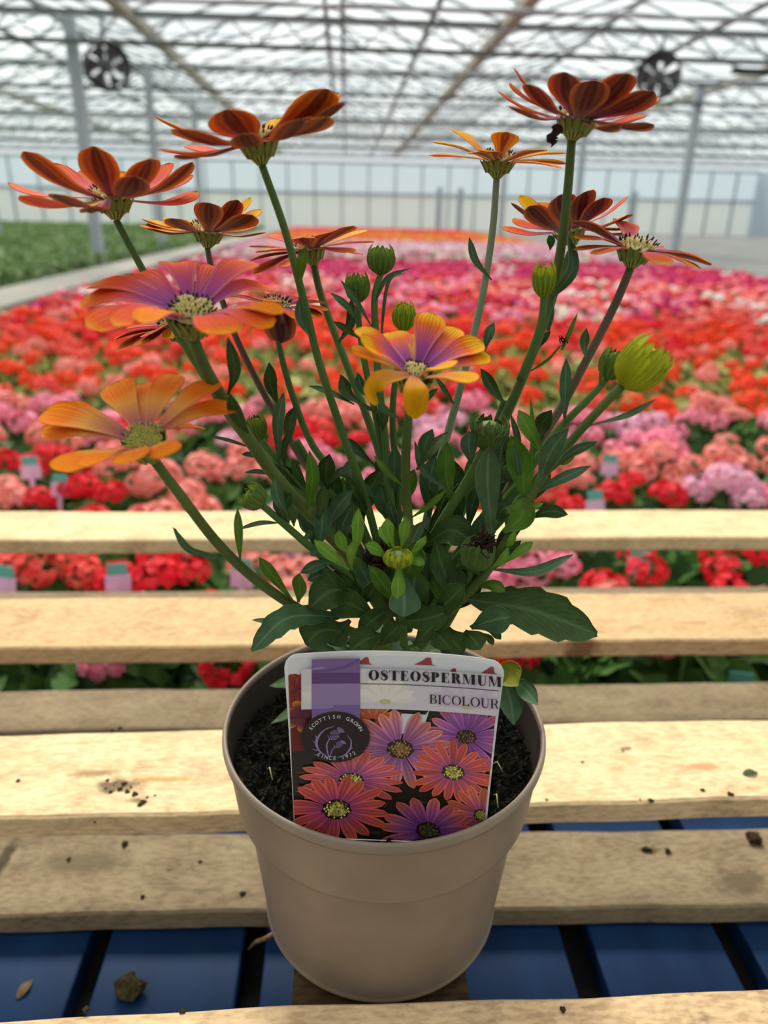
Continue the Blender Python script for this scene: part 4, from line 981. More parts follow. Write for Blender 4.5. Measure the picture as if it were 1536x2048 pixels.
# ---- leaves: base x, y, tip x, y, width px, tone[, mid x, mid y][, Y]
LV = '''
456 789 456 674 22 d 470 742|621 675 599 594 16 b 601 640|599 573 613 491 18 g 603 530|557 812 538 725 24 d 541 770|559 932 568 784 20 b 556 850|582 885 591 813 22 d 580 850
569 935 583 860 12 d 568 895|719 646 661 586 12 b 693 612|745 656 681 560 10 b 712 602|676 688 703 596 18 d 702 645|729 682 667 643 12 d 695 660|721 808 681 749 24 d 693 785
708 809 617 772 13 b 662 786|759 828 700 795 7 d 725 810|740 796 716 745 18 b 724 775|765 862 776 823 17 d 768 840|802 838 755 802 12 b 775 824|656 978 659 908 30 d 652 945
614 1026 618 901 25 g 624 965|750 932 687 875 17 d 714 900|713 1015 703 914 32 b 703 960|661 966 695 932 12 b 676 947|768 966 768 911 30 d 766 940|789 1004 790 890 26 b 788 945
799 1050 760 968 36 b 772 1010|752 1004 733 969 10 b 742 985|807 974 747 911 12 g 775 945|575 1029 549 956 21 b 556 995|588 1052 584 1010 17 d 586 1030|541 948 489 945 8 b 515 943
495 893 412 871 6 b 455 880|513 914 483 909 9 b 497 909|481 1127 475 1015 15 g 478 1070|617 984 584 917 15 d 597 950|497 868 460 786 24 d 474 830|600 978 539 922 15 d 568 950
971 700 988 645 17 b 976 672|1010 809 961 737 22 d 985 778|906 807 871 754 9 b 886 775|848 817 876 777 10 d 858 793|1097 668 1107 609 15 b 1098 640|1065 717 1101 662 16 d 1078 685
1057 745 1127 684 5 g 1095 720|1123 700 1155 626 8 g 1140 662|1129 845 1132 715 21 b 1130 780|1173 721 1173 656 16 b 1168 690|1199 771 1206 703 7 g 1203 738|1180 851 1314 798 11 b 1250 832
1093 917 1037 820 26 g 1058 860|1082 879 1103 820 28 d 1084 850|1046 983 1027 885 11 b 1036 935|1040 938 1020 826 11 b 1036 880|1061 934 1061 794 9 g 1066 870|1075 977 1137 855 32 b 1098 910
1097 946 1196 883 17 b 1142 905|1067 988 1182 932 19 b 1118 960|995 994 1010 855 32 b 1000 920|986 1090 978 894 42 b 975 970|942 928 939 862 29 b 938 893|844 923 865 858 25 b 850 890
833 940 897 864 20 d 862 900|803 974 791 892 26 b 793 930|908 987 829 881 13 b 850 945|859 1034 871 911 38 b 860 970|991 1040 1029 1009 26 d 1007 1018|1007 1064 1052 992 48 g 1042 1035
1058 1037 1136 1029 23 d 1098 1022|1056 1024 1086 1007 10 l 1070 1013|1010 1098 1029 1062 13 l 1022 1082|1007 1127 1066 1084 17 l 1040 1102|980 1138 1016 1094 16 l 1003 1120|976 1138 1147 1109 18 b 1068 1143
935 1064 957 968 22 b 945 1010|822 1036 893 979 11 g 858 1012|799 1064 780 994 22 b 786 1030|848 1092 946 1085 52 d 900 1060|678 1085 613 1005 62 b 640 1045|696 1087 673 997 36 b 678 1040
707 1116 717 1016 21 l 716 1065|697 1107 677 1060 20 l 683 1085|704 1142 707 1082 13 l 700 1110|699 1140 628 1080 20 l 660 1108|671 1123 600 1146 20 b 634 1130|675 1153 615 1160 24 b 645 1150
649 1101 621 1111 15 b 634 1103|641 1077 608 1074 19 d 624 1070|587 1203 518 1114 21 g 545 1150|597 1204 600 1146 27 g 600 1175|756 1137 699 1147 28 d 728 1132|730 1140 733 1110 27 d 731 1125
714 1168 678 1153 26 d 696 1155|740 1196 617 1216 58 d 670 1180|753 1236 649 1198 56 d 700 1208|779 1220 716 1267 36 d 750 1236|682 1234 503 1302 42 b 577 1236|560 1248 504 1240 9 b 530 1242
684 1262 612 1290 64 d 640 1262|808 1147 807 1234 56 b 808 1200|798 1129 794 1197 25 l 796 1168|774 1116 730 1089 21 l 750 1098|788 1096 774 1036 21 l 776 1062|803 1096 811 1033 19 l 808 1062
818 1114 852 1072 15 l 838 1090|816 1127 850 1127 15 l 834 1122|778 1092 760 1055 13 l 766 1070|792 1243 905 1220 42 d 850 1238|937 1198 1194 1269 76 d 1068 1222|942 1255 1027 1233 48 b 985 1240
956 1173 1012 1183 20 g 985 1170|975 1262 1002 1279 14 d 990 1266|965 1266 987 1290 12 d 978 1276|896 1255 927 1306 54 d 905 1280|901 1200 904 1132 36 d 910 1165|901 1214 862 1151 19 g 876 1185
822 1222 833 1138 52 d 826 1180|930 1262 960 1300 40 d 948 1280|760 1270 700 1300 50 d 730 1280|985 1340 1036 1372 46 y 1018 1345|996 1345 1028 1450 40 b 1018 1390|1018 1356 1076 1410 30 b 1048 1376
985 1492 1016 1519 11 y 1000 1502|600 1425 552 1443 12 y 576 1430|350 1057 452 1118 10 b 378 1098
440 1118 345 1054 12 b 380 1100|478 1058 560 1046 8 b 520 1046|760 700 812 545 6 b 775 570|752 600 822 536 8 b 775 556|983 560 938 474 13 b 950 520|1100 600 1135 470 30 b 1142 540
1100 500 1098 470 14 d 1102 484|590 1005 600 975 10 d 596 990|925 1210 870 1080 40 d 890 1150|860 1240 930 1170 40 d 900 1200|700 1240 660 1290 44 d 676 1266|880 1110 915 1150 36 d 900 1130
640 1120 690 1190 30 d 664 1160|830 1290 870 1250 36 d 852 1266|905 1300 870 1262 40 d 885 1280|760 1290 800 1250 36 d 780 1268|720 1210 760 1150 36 d 744 1180|960 1150 930 1100 34 d 940 1124
'''
leafs = []
for s_ in LV.replace('\n', '|').split('|'):
    q = s_.split()
    if not q: continue
    leafs.append(tuple(float(x) for x in q[:5])+(q[5],)+tuple(float(x) for x in q[6:]))
SA = np.array(STEMS)
VIEW = -CF
def leaf(spec, tgt=None, seed=0, back=False):
    rr = random.Random(seed*31+5)
    bx, by, tx, ty, wpx, tone = spec[:6]; mxp = spec[6:8] if len(spec) >= 8 else ((bx+tx)/2, (by+ty)/2)
    d = np.hypot(SA[:, 0]-bx, SA[:, 1]-by); k = d.argmin()
    Yb = SA[k, 2]-.0015 if d[k] < 26 else .262
    if by > 1130 and not back: Yb = min(Yb, .262-.00013*(by-1130))
    if by > 1325: Yb = .285
    if tone == 'l' and 755 < bx < 825 and 1080 < by < 1135: Yb = .2245
    if tone == 'l' and 690 < bx < 712: Yb = .238
    if (bx, by) == (808., 1147.): Yb = .232
    if back: Yb = .30
    ln = math.hypot(tx-bx, ty-by); k2 = min(.026, ln*.27/F_PX*.8)
    Yt = Yb+rr.uniform(-1, .35)*k2; Ym = (Yb+Yt)/2-k2*.12
    if by > 1325: Yt = Yb-.012
    Pb, Pm, Pt = atY(bx, by, Yb), atY(mxp[0], mxp[1], Ym), atY(tx, ty, Yt)
    W = wpx/F_PX*(Pm@CF)*1.2
    A = nrm(VIEW*1.0+np.array([rr.uniform(-.35, .35), 0, rr.uniform(-.1, .45)]))
    big = wpx > 40
    tooth = None
    if (bx, by) in ((937., 1198.), (682., 1234.)): tooth = [0, .05, .10, -.06, 0, .06, .12, -.07]
    n_ = 20 if tooth else 12
    pf = lprof if not tooth else (lambda v: .12+.88*math.sin(PI*min(1, v*1.02)**1.25)**.7 if v < .97 else .12)
    mb = tgt if tgt is not None else MB()
    idx = {'d': 0, 'b': 1, 'g': 2, 'l': 3, 'y': 4, 'k': 5}[tone] if tgt is not None else 0
    if tone == 'd' and back: idx = 0
    sheet(mb, bez([Pb, Pm, Pt], n_), W, A, pf if wpx > 9 else lanc, 6, fold=.10, thick=.0004, mi=(idx, idx), twist=rr.uniform(-.5, .5), tooth=tooth, wav=.012)
    if tgt is None:
        prt(mb, 'leaf', [M_leaf[tone]], None)
order = sorted(range(len(leafs)), key=lambda i: -leafs[i][4]*math.hypot(leafs[i][0]-leafs[i][2], leafs[i][1]-leafs[i][3]))
for i in order[:100]: leaf(leafs[i], None, i)
rest = MB()
for i in order[100:]: leaf(leafs[i], rest, i)
rr = random.Random(11)
SL = [q for q in STEMS if 1010 < q[1] < 1240 and 560 < q[0] < 1060]
for i in range(95):     # upright inner leaves along the stems
    q = SL[rr.randrange(len(SL))]; b0 = atY(q[0], q[1], q[2]+rr.uniform(-.004, .012))
    out = nrm(b0-np.array([PX, PY, -.30])); d_ = nrm(out+np.array([rr.uniform(-.75, .75), rr.uniform(-.5, .5), rr.uniform(-.2, .4)]))
    L = rr.uniform(.014, .030); t0 = b0+d_*L; m0 = (b0+t0)/2+np.array([rr.uniform(-1, 1)*.002, -.001, .001])
    sheet(rest, bez([b0, m0, t0], 10), L*rr.uniform(.2, .34), nrm(VIEW+.5*np.array([rr.uniform(-1, 1), 0, rr.uniform(-.3, 1)])), lprof, 4, fold=.1, thick=.0004, mi=(rr.choice([0, 0, 1, 1, 2]),)*2, wav=.012)
for i in range(130):      # dense crown of older leaves just above the compost
    a_ = rr.uniform(0, 2*PI); r_ = rr.uniform(.004, .02); z_ = rr.uniform(-.228, -.205)
    b0 = np.array([PX+r_*math.cos(a_), PY+r_*math.sin(a_)*.9, z_]); L = rr.uniform(.022, .042); el = rr.uniform(.05, 1.05)
    dr_ = np.array([math.cos(a_)*math.cos(el), math.sin(a_)*math.cos(el), math.sin(el)]); t0 = b0+dr_*L
    if t0[1] < .236: continue
    m0 = (b0+t0)/2+np.array([0, 0, .25*L*rr.uniform(0, .6)]); t0 = t0-np.array([0, 0, .12*L])
    sheet(rest, bez([b0, m0, t0], 10), rr.uniform(.008, .0125), nrm(np.array([0, -.35, 1])+.4*np.array([rr.uniform(-1, 1), rr.uniform(-1, 1), 0])), lprof, 6, fold=.1, thick=.0004, mi=((1 if rr.random() < .4 else 0),)*2, wav=.012)
o = prt(rest, 'small_leaves', [M_leaf[k] for k in 'dbglyk']); o['kind'] = 'stuff'; o['label'] = 'mass of smaller and inner leaves around the crown'

# ================================================================= THE PRINTED LABEL
YC = .2235
lab_root = empty('plant_label', (PX, YC, -.24)); tag(lab_root, 'glossy printed care card lettered OSTEOSPERMUM BICOLOUR standing at the pot front', 'label')
LINV = np.array([PX, YC, -.24])
x_mid = atY(700, 1400, YC)[0]
def card(px, py, lift=0.):
    """pixel on the flat design to a point of the bent card, lift towards the viewer"""
    p = atY(px, py, YC); p = p.copy(); p[1] = YC-1.5*(p[0]-x_mid)**2-lift
    return p-LINV
pr = lambda pts, lift=0: [card(x, y, lift) for x, y in pts]
cardpoly = []
TL, TR_, BR, BL = (569, 1306), (1006, 1310), (962, 1690), (589, 1690)
def arc(cx, cy, r_, a0, a1, n_=8): return [(cx+r_*math.cos(a0+(a1-a0)*i/n_), cy-r_*math.sin(a0+(a1-a0)*i/n_)) for i in range(n_+1)]
cardpoly = arc(596, 1334, 27, PI*1.02, PI/2)+[(x, 1307-5*(1-((x-788)/192)**2)) for x in np.linspace(620, 955, 14)]+arc(978, 1333, 25, PI/2, -.06)+[(989, 1440), (976, 1560), (965, 1672), (589, 1672), (584, 1560), (576, 1430)]
def clip(poly, win):
    """Sutherland-Hodgman clip of poly (x,y,extra..) by convex window, y down, window clockwise on screen"""
    out = [np.asarray(p, float) for p in poly]
    for a, b in zip(win, win[1:]+win[:1]):
        if not out: break
        a = np.asarray(a[:2], float); b = np.asarray(b[:2], float)
        if np.hypot(*(b-a)) < 1e-6: continue
        side = lambda p: (b[0]-a[0])*(p[1]-a[1])-(b[1]-a[1])*(p[0]-a[0])
        inp, out = out, []
        for i in range(len(inp)):
            p, q = inp[i-1], inp[i]; sp, sq = side(p), side(q)
            if (sp >= 0) != (sq >= 0): out.append(p+(q-p)*sp/(sp-sq))
            if sq >= 0: out.append(q)
    return out
def M_print(name, rgb=None, rough=.28):
    t = NT(name)
    if rgb: return t.bsdf(t.ramp(t.noise(120, 3, t.obj()), [(.3, tuple(c*.93 for c in srgb(*rgb)[:3])+(1,)), (.7, srgb(*rgb))]), rough, .35)
    at = t.n('VertexColor'); at.layer_name = 'print'
    return t.bsdf(at.outputs[0], rough, .35)
M_card = M_print('card_white', (238, 236, 236)); M_pic = M_print('printed_ink')
def subdiv_strip(mb, poly, lift, rgb=None, cols=None):
    """polygon in pixels, cut in vertical slices so that it follows the bend of the card"""
    pp = [tuple(p[:2])+tuple(cols[i] if cols is not None else srgb(*rgb)[:3]) for i, p in enumerate(poly)]
    x0 = min(p[0] for p in pp); x1 = max(p[0] for p in pp); n_ = max(1, int((x1-x0)/22))
    for i in range(n_):
        a = x0+(x1-x0)*i/n_; b = x0+(x1-x0)*(i+1)/n_
        c = clip(pp, [(a, 0), (b, 0), (b, 3000), (a, 3000)])
        if len(c) >= 3: mb.add([card(p[0], p[1], lift) for p in c], [tuple(range(len(c)))], col=[p[2:5] for p in c])
# card body with thickness
mb = MB(); N_ = len(cardpoly)
front = MB(); subdiv_strip(front, cardpoly, 0, (238, 236, 236)); subdiv_strip(front, cardpoly, -.0005, (238, 236, 236))
fr = [card(x, y, 0) for x, y in cardpoly]; bk = [card(x, y, -.0005) for x, y in cardpoly]
front.add(fr+bk, [(i, (i+1) % N_, N_+(i+1) % N_, N_+i) for i in range(N_)])
front.build('card', [M_card], lab_root, False)
inner_win = arc(598, 1338, 25, PI*1.02, PI/2)+[(x, 1314-5*(1-((x-788)/192)**2)) for x in np.linspace(620, 955, 10)]+arc(976, 1339, 22, PI/2, -.06)+[(986, 1440), (973, 1560), (961, 1690), (590, 1690), (585, 1560), (577, 1430)]
# ink layer 1: backdrop
pic = MB(); LF = .00008
def ink(poly, rgb, lv, win=inner_win):
    c = clip([tuple(p) for p in poly], list(win))
    if len(c) >= 3: subdiv_strip(pic, [tuple(p) for p in c], LF*lv, rgb)
def R4(x0, y0, x1, y1): return [(x0, y0), (x1, y0), (x1, y1), (x0, y1)]
ink(R4(560, 1410, 1010, 1700), (44, 40, 32), 1)
ink(R4(560, 1302, 1010, 1412), (224, 222, 224), 1)
ink([(560, 1352), (590, 1345), (606, 1350), (612, 1500), (560, 1500)], (110, 36, 30), 1.5)
rr = random.Random(4)
for i in range(60):
    x = rr.uniform(575, 980); y = rr.uniform(1425, 1680); L = rr.uniform(6, 26); a_ = rr.uniform(-1.2, 1.2); w0 = rr.uniform(1, 3.2)
    dx, dy = L*math.cos(a_), L*math.sin(a_); cc = rr.choice([(70, 72, 44), (28, 26, 22), (96, 60, 40), (196, 200, 200), (86, 92, 60)])
    ink([(x-dx, y-dy), (x-dy*w0/L, y+dx*w0/L), (x+dx, y+dy), (x+dy*w0/L, y-dx*w0/L)], cc, 2)
def lerp(a, b, t_): return tuple(a[i]+(b[i]-a[i])*t_ for i in range(3))
def pflower(cx, cy, R_, sq, n_, rot, base, midc, tip, lv, win=inner_win, dcol=(96, 82, 40), dsz=.2, gap=0., wf=1.0, seed=0, arcr=None, dsq=None):
    """a printed daisy: petals with veins, then its centre"""
    rr = random.Random(seed)
    for k in range(n_):
        a_ = rot+2*PI*k/n_+rr.uniform(-.06, .06)
        if arcr and not (arcr[0] <= (a_ % (2*PI)) <= arcr[1]): continue
        Rk = R_*rr.uniform(.9, 1.06); W = 2*PI*R_/n_*.62*wf; nv, nu = 9, 6
        sh = rr.uniform(.88, 1.08)
        def pt(v, x):
            hw = W/2*pprof(v)*x; rr_ = Rk*(.1+.9*v)
            X = rr_*math.cos(a_)-hw*math.sin(a_); Y = rr_*math.sin(a_)+hw*math.cos(a_)
            return cx+X, cy+Y*sq
        lvk = lv+.35*(k % 3)/3
        for i in range(nv):
            for j in range(nu):
                v0, v1 = i/nv, (i+1)/nv; x0, x1 = 2*j/nu-1, 2*(j+1)/nu-1
                def cl(v, x):
                    c = lerp(base, midc, min(1, v/.5)) if v < .5 else lerp(midc, tip, (v-.5)/.5)
                    vein = .82 if abs(abs(x)-.333) < .01 else 1.06
                    if abs(x) > .95: vein = 1.22
                    return tuple(min(255, q*vein*sh) for q in c)
                quad = [(v0, x0), (v1, x0), (v1, x1), (v0, x1)]
                pp = [pt(v, x)+srgb(*cl(v, x))[:3] for v, x in quad]
                c = clip(pp, list(win))
                if len(c) >= 3: pic.add([card(p[0], p[1], LF*lvk) for p in c], [tuple(range(len(c)))], col=[p[2:5] for p in c])
    if dsz:
        dq = dsq or sq
        for m_, cc in ((1.0, (50, 30, 30)), (.72, dcol)):
            poly = [(cx+R_*dsz*m_*math.cos(t_)*(1+.08*math.sin(9*t_)), cy+R_*dsz*m_*dq*math.sin(t_)) for t_ in np.linspace(0, 2*PI, 30, endpoint=False)]
            c = clip(poly, list(win))
            if len(c) >= 3: subdiv_strip(pic, [tuple(p) for p in c], LF*(lv+.5+.2*(1-m_)), cc)
        for i in range(46):
            ph = i*2.39996; q = math.sqrt((i+.5)/46)*R_*dsz*.9; x = cx+q*math.cos(ph); y = cy+q*dq*math.sin(ph); s_ = R_*dsz*.085
            c = clip([(x-s_, y), (x, y-s_), (x+s_, y), (x, y+s_)], list(win)); mm_ = rr.choice([.5, .8, 1.25, 1.5]); cc = tuple(min(255, q_*mm_) for q_ in dcol)
            if len(c) >= 3: pic.add([card(p[0], p[1], LF*(lv+.75)) for p in c], [tuple(range(len(c)))], col=[srgb(*cc)[:3]]*len(c))
PUR, PNK, ORG = (120, 70, 140), (190, 100, 130), (206, 100, 76)
pflower(590, 1378, 46, .8, 9, .3, (120, 40, 40), (150, 50, 40), (176, 70, 44), 3, dsz=0, seed=1)
pflower(604, 1430, 44, .7, 9, .9, (90, 40, 60), (110, 44, 50), (216, 160, 50), 3.4, dsz=0, seed=2)
pflower(745, 1440, 58, .8, 11, .2, (160, 70, 60), (196, 110, 60), (220, 160, 60), 3.6, dsz=0, seed=3)
pflower(790, 1400, 60, .25, 11, .2, (226, 190, 60), (200, 120, 60), (226, 180, 60), 3.6, dsz=0, seed=33)
ink([(780, 1424), (850, 1424), (858, 1414), (846, 1452), (798, 1466)], (214, 216, 218), 4.2)
ink([(798, 1420), (802, 1420), (803, 1470), (799, 1470)], (90, 80, 60), 4.4)
pflower(930, 1462, 82, .95, 18, .1, (116, 64, 136), (164, 94, 164), (204, 112, 118), 5, dcol=(110, 84, 46), dsz=.24, seed=4, dsq=.7)
pflower(800, 1494, 106, .72, 17, .2, (118, 76, 140), (186, 112, 150), (224, 134, 104), 7, dcol=(128, 100, 52), dsz=.25, seed=5)
pflower(904, 1533, 88, .70, 19, .05, (140, 76, 140), (206, 88, 92), (216, 98, 62), 9, dcol=(176, 160, 80), dsz=.25, seed=6)
pflower(702, 1556, 112, .52, 18, .1, (130, 72, 140), (206, 98, 116), (216, 102, 76), 9, dcol=(176, 160, 80), dsz=.22, seed=7)
pflower(958, 1612, 70, .85, 15, .2, (140, 70, 130), (200, 96, 90), (210, 110, 70), 10, dcol=(150, 140, 60), dsz=.2, seed=8)
pflower(855, 1652, 100, .72, 15, .22, (96, 56, 136), (164, 86, 140), (212, 102, 74), 12, dcol=(84, 84, 56), dsz=.24, seed=9)
pflower(673, 1614, 108, .68, 17, .12, (130, 68, 140), (206, 84, 92), (212, 94, 64), 14, dcol=(184, 168, 84), dsz=.27, seed=10)
for (x, y, s_) in ((728, 1322, 18), (850, 1320, 22), (905, 1333, 9), (975, 1328, 16)):
    ink([(x-s_, y+6), (x-s_*.3, y-2), (x+s_*.2, y-s_*.5), (x+s_*.5, y-s_*.4), (x+s_*.6, y+4), (x+s_, y+6)], (160, 66, 62), 3)
# pale title panel
tw = R4(603, 1333, 1010, 1413)
ink(tw, (214, 206, 212), 16)
for i, (cx, cy, R_, cc) in enumerate(((930, 1400, 70, (204, 188, 206)), (770, 1398, 66, (226, 216, 206)), (655, 1400, 60, (222, 212, 204)))):
    for k in range(11):
        a_ = PI+PI*(k+.5)/11; x, y = cx+R_*math.cos(a_), cy+R_*.85*math.sin(a_); px_, py_ = -math.sin(a_)*8, math.cos(a_)*8
        pl = [(cx-px_*.3, cy-py_*.3), ((cx+3*x)/4-px_, (cy+3*y)/4-py_), (x, y), ((cx+3*x)/4+px_, (cy+3*y)/4+py_), (cx+px_*.3, cy+py_*.3)]
        c = clip(pl, [(604, 1336), (1010, 1336), (1010, 1412), (604, 1412)])
        if len(c) >= 3: ink([tuple(p) for p in c], tuple(q*(1+.03*(k % 2)) for q in cc), 16.5+.1*(k % 2))
    ink([(cx+12*math.cos(t_), min(1412, cy+5*math.sin(t_))) for t_ in np.linspace(0, 2*PI, 14, endpoint=False)], (196, 190, 150), 17.1)
ink(R4(720, 1362.2, 1010, 1363.6), (70, 58, 64), 18)
# purple ribbon
for (y0, y1, cc) in ((1303, 1340, (126, 98, 150)), (1340, 1362, (98, 68, 118)), (1362, 1405, (150, 126, 170)), (1405, 1442, (118, 98, 150))):
    ink(R4(624, y0, 720, y1), cc, 19)
ink([(625, 1334), (660, 1333), (690, 1326), (718, 1312), (718, 1318), (692, 1332), (660, 1338), (625, 1340)], (110, 82, 132), 19.6)
ink([(625, 1330), (645, 1327), (652, 1331), (640, 1334), (625, 1334)], (150, 124, 172), 19.8)
ink([(624, 1412), (655, 1412), (668, 1408), (664, 1403), (700, 1404), (715, 1398), (720, 1396), (720, 1404), (624, 1404)], (150, 126, 170), 19.6)
pic.build('printed_picture', [M_pic], lab_root, False)
# oval badge
CX, CY = 671, 1468
bad = MB(); pic_keep = pic; pic = bad
ov = [(CX+68.5*math.cos(t_), CY+50.5*math.sin(t_)) for t_ in np.linspace(0, 2*PI, 56, endpoint=False)]
subdiv_strip(bad, ov, LF*21, (44, 30, 30))
o = bad.build('badge', [M_pic], lab_root, False); o['label'] = 'dark oval badge with a thistle emblem'
em = MB()
LIL = (150, 126, 180)
def ribbon(mb, pts, wds, lift, rgb):
    P = bez([np.array([x, y, 0.]) for x, y in pts], 18); n_ = len(P)
    for i in range(n_-1):
        a, b = P[i], P[i+1]; t_ = nrm(b-a); q = np.array([-t_[1], t_[0]])
        w0 = np.interp(i/(n_-1), np.linspace(0, 1, len(wds)), wds)/2; w1 = np.interp((i+1)/(n_-1), np.linspace(0, 1, len(wds)), wds)/2
        mb.add([card(*(a[:2]-q*w0), lift), card(*(b[:2]-q*w1), lift), card(*(b[:2]+q*w1), lift), card(*(a[:2]+q*w0), lift)], [(0, 1, 2, 3)], col=[srgb(*rgb)[:3]]*4)
Q = lambda X, Y: (560+X/6.4, 1290+Y/6.4)
LE = LF*23
ribbon(em, [Q(700, 995), Q(560, 1050), Q(470, 1180), Q(500, 1300), Q(600, 1380)], [.8, 2.2, 5.5, 3.5, .8], LE, LIL)
ribbon(em, [Q(860, 1110), Q(910, 1190), Q(895, 1290), Q(820, 1370), Q(720, 1400)], [.6, 2.4, 3.4, 2.4, .8], LE, LIL)
ribbon(em, [Q(635, 1160), Q(600, 1230), Q(610, 1330), Q(630, 1380)], [2, 3, 3, 1.6], LE, LIL)
ribbon(em, [Q(710, 1255), Q(665, 1310), Q(645, 1375)], [1.4, 1.8, 1.4], LE, LIL)
ribbon(em, [Q(610, 1105), Q(640, 1160), Q(720, 1165)], [.6, 1.6, .6], LE, LIL)
ribbon(em, [Q(690, 1225), Q(705, 1262), Q(760, 1270)], [.6, 1.3, .6], LE, LIL)
for a, b in ((Q(470, 1140), Q(455, 1100)), (Q(465, 1200), Q(412, 1178)), (Q(480, 1300), Q(412, 1280)), (Q(900, 1290), Q(938, 1270)), (Q(500, 1350), Q(440, 1360))):
    ribbon(em, [a, ((a[0]+b[0])/2, (a[1]+b[1])/2+.5), b], [2.6, 1.4, .3], LE, LIL)
for (cx, cy, R_) in ((700, 1110, 62), (757, 1232, 42)):
    for i in range(-3, 4):
        for j in range(-3, 4):
            x, y = (i+.5*(j % 2))*R_*.34, j*R_*.3
            if x*x+y*y < R_*R_*.85:
                s_ = R_*.125; em.add([card(*Q(cx+x-s_*1.2, cy+y), LE), card(*Q(cx+x, cy+y-s_), LE), card(*Q(cx+x+s_*1.2, cy+y), LE), card(*Q(cx+x, cy+y+s_), LE)], [(0, 1, 2, 3)], col=[srgb(158, 136, 178)[:3]]*4)
for (cx, cy, R0, R1) in ((725, 1085, 20, 108), (775, 1228, 12, 74)):
    for k in range(9):
        a_ = -1.42+1.25*k/8; ribbon(em, [Q(cx+R0*1.6*math.cos(a_), cy+R0*1.6*math.sin(a_)), Q(cx+R1*math.cos(a_)*.95, cy+R1*math.sin(a_)*.75)], [.9, 1.3], LE, (140, 116, 158))
em.build('thistle_emblem', [M_pic], lab_root, False)
# badge lettering
def glyph(ch):
    cu = bpy.data.curves.new('lettering', 'FONT'); cu.body = ch; cu.size = 1; cu.resolution_u = 3; cu.align_x = 'CENTER'; cu.offset = .012
    ob = bpy.data.objects.new('lettering', cu); COL.objects.link(ob)
    bpy.context.view_layer.update(); me = bpy.data.meshes.new_from_object(ob)
    V = np.array([v.co[:2] for v in me.vertices]); F = [tuple(p.vertices) for p in me.polygons]
    bpy.data.objects.remove(ob); bpy.data.curves.remove(cu); bpy.data.meshes.remove(me); return V, F
GL = {}
def ovaltext(mb, txt, a0, a1, rx, ry, size, bottom=False):
    n_ = len(txt)
    for i, ch in enumerate(txt):
        if ch == ' ': continue
        if ch not in GL: GL[ch] = glyph(ch)
        V, F = GL[ch]; a_ = a0+(a1-a0)*i/(n_-1); x, y = CX+rx*math.cos(a_), CY+ry*math.sin(a_)
        tx, ty = -rx*math.sin(a_), ry*math.cos(a_); l_ = math.hypot(tx, ty); tx, ty = tx/l_, ty/l_
        if bottom: tx, ty = -tx, -ty
        nx, ny = ty, -tx
        pts = [card(x+size*(v[0]*tx*1.0+(v[1]-.36)*nx), y+size*(v[0]*ty+(v[1]-.36)*ny), LE) for v in V]
        mb.add(pts, F, col=[srgb(206, 202, 202)[:3]]*len(pts))
bt = MB(); D = math.radians
ovaltext(bt, 'SCOTTISH GROWN', D(207), D(337), 55, 41, 10.5)
ovaltext(bt, 'SINCE 1972', D(126), D(49), 56, 41.5, 10.5, True)
bt.build('badge_lettering', [M_pic], lab_root, False)
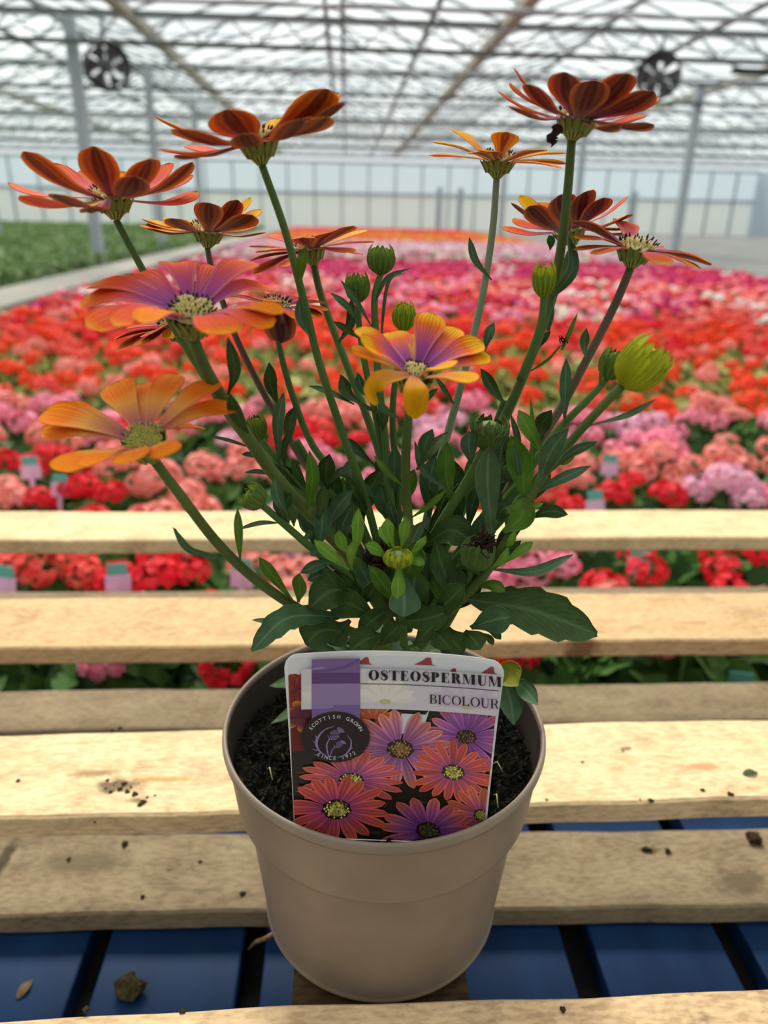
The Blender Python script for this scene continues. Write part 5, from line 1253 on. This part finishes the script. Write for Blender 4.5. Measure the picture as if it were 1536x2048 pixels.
# title lettering: high-contrast serif capitals built stroke by stroke
class Serif:
    def __init__(s, mb, h, bold, rgb): s.mb = mb; s.h = h; s.T = .30 if bold else .17; s.t = .055 if bold else .05; s.rgb = rgb
    def poly(s, pts):
        P = [card(s.x+px*s.h*s.sx, s.y-py*s.h+s.sl*px*s.h, LF*22) for px, py in pts]; s.mb.add(P, [tuple(range(len(P)))], col=[srgb(*s.rgb)[:3]]*len(P))
    def rect(s, x0, y0, x1, y1): s.poly([(x0, y0), (x1, y0), (x1, y1), (x0, y1)])
    def stemv(s, x, w=None, y0=0, y1=1, foot=True, head=True):
        w = w or s.T; s.rect(x, y0, x+w, y1); e = .09
        if foot: s.rect(x-e, y0, x+w+e, y0+s.t)
        if head: s.rect(x-e, y1-s.t, x+w+e, y1)
    def ring(s, cx, cy, rx, ry, a0, a1, thickx, thiny, n_=20):
        for i in range(n_):
            a, b = D(a0+(a1-a0)*i/n_), D(a0+(a1-a0)*(i+1)/n_)
            s.poly([(cx+rx*math.cos(a), cy+ry*math.sin(a)), (cx+rx*math.cos(b), cy+ry*math.sin(b)), (cx+(rx-thickx)*math.cos(b), cy+(ry-thiny)*math.sin(b)), (cx+(rx-thickx)*math.cos(a), cy+(ry-thiny)*math.sin(a))])
    def stroke(s, pts, wds, n_=22):
        P = bez([np.array([x, y, 0.]) for x, y in pts], n_)
        for i in range(n_):
            a, b = P[i], P[i+1]; t_ = nrm(b-a); q = np.array([-t_[1], t_[0]])
            w0 = np.interp(i/n_, np.linspace(0, 1, len(wds)), wds)/2; w1 = np.interp((i+1)/n_, np.linspace(0, 1, len(wds)), wds)/2
            s.poly([a[:2]-q*w0, b[:2]-q*w1, b[:2]+q*w1, a[:2]+q*w0])
    def O(s): s.ring(.5, .5, .5, .52, 0, 360, s.T, s.t, 32)
    def C(s): s.ring(.5, .5, .5, .52, 55, 300, s.T, s.t, 26); s.rect(.80, .66, .84, 1.0); s.poly([(.72, .05), (.78, .04), (.88, .32), (.84, .32)])
    def S(s):
        T = s.T; s.stroke([(.66, .76), (.52, .96), (.33, .98), (.15, .86), (.17, .68), (.36, .55), (.54, .43), (.62, .25), (.48, .05), (.26, .02), (.08, .26)], [s.t, s.t*1.1, s.t*1.4, T*.6, T*1.0, T*1.15, T*1.0, T*.6, s.t*1.3, s.t], 34)
        s.rect(.64, .66, .68, .98); s.rect(.05, .02, .09, .34)
    def T_(s): s.stemv(.36, None, head=False); s.rect(.02, 1-s.t, 1.0-.02+.0, 1); s.poly([(.02, 1), (.02, .70), (.05, .70), (.13, 1)]); s.poly([(.98, 1), (.98, .70), (.95, .70), (.87, 1)])
    def E(s): s.stemv(.1); s.rect(.1, 0, .76, s.t); s.rect(.1, 1-s.t, .74, 1); s.rect(.1, .49, .58, .49+s.t); s.rect(.55, .38, .59, .64); s.poly([(.74, 1), (.74, .7), (.71, .7), (.63, 1)]); s.poly([(.78, 0), (.78, .32), (.75, .32), (.65, 0)])
    def L(s): s.stemv(.1); s.rect(.1, 0, .76, s.t); s.poly([(.78, 0), (.78, .34), (.75, .34), (.63, 0)])
    def I(s): s.stemv(.1)
    def P(s): s.stemv(.1); s.rect(.1, 1-s.t, .48, 1); s.rect(.1, .46, .48, .46+s.t); s.ring(.46, .73, .34, .27, -90, 90, s.T*.95, s.t, 14)
    def B(s): s.stemv(.1); s.rect(.1, 1-s.t, .45, 1); s.rect(.1, .50, .48, .50+s.t); s.rect(.1, 0, .46, s.t); s.ring(.42, .765, .32, .235, -90, 90, s.T*.9, s.t, 14); s.ring(.44, .27, .37, .27, -90, 90, s.T, s.t, 14)
    def R(s): s.P(); s.poly([(.44, .5), (.44+s.T*.9, .5), (.74+s.T*.4, .1), (.74-s.T*.4, .06)]); s.stroke([(.72, .16), (.76, .03), (.86, .0), (.93, .06)], [s.T*.8, s.T*.6, s.t, s.t], 8)
    def U(s): s.stemv(.1, foot=False, y0=.28); s.stemv(.74, s.t*1.2, foot=False, y0=.28); s.stroke([(.1+s.T/2, .30), (.16+s.T/2, .08), (.42, .0), (.66, .06), (.765, .30)], [s.T, s.T*.75, s.t*1.5, s.t*1.2, s.t], 14)
    def M(s): s.stemv(.1, s.t*1.2); s.poly([(.06, 1), (.08+s.T*1.0, 1), (.60, 0.0), (.52, 0)]); s.poly([(.53, 0), (.58, 0), (.90, 1), (.85, 1)]); s.stemv(.86, s.T)
    def text(s, txt, x, y, x1, adv, slope=0.):
        tot = sum(adv[c] for c in txt); s.sx = (x1-x)/(tot*s.h); s.sl = 0; s.y = y
        for c in txt:
            s.x = x; getattr(s, 'T_' if c == 'T' else c)(); x += adv[c]*s.h*s.sx
ADV = dict(O=1.12, S=.83, T=1.08, E=.96, P=.96, R=1.07, M=1.36, U=1.04, B=.93, I=.46, C=1.02, L=.92)
tt = MB(); Serif(tt, 19.5, True, (34, 24, 30)).text('OSTEOSPERMUM', 737, 1354, 999, ADV); o = tt.build('title_lettering', [M_pic], lab_root, False)
tt = MB(); Serif(tt, 18.0, False, (44, 32, 40)).text('BICOLOUR', 857, 1397, 993, dict(ADV, O=1.08, U=1.0, R=1.0)); tt.build('variety_lettering', [M_pic], lab_root, False)
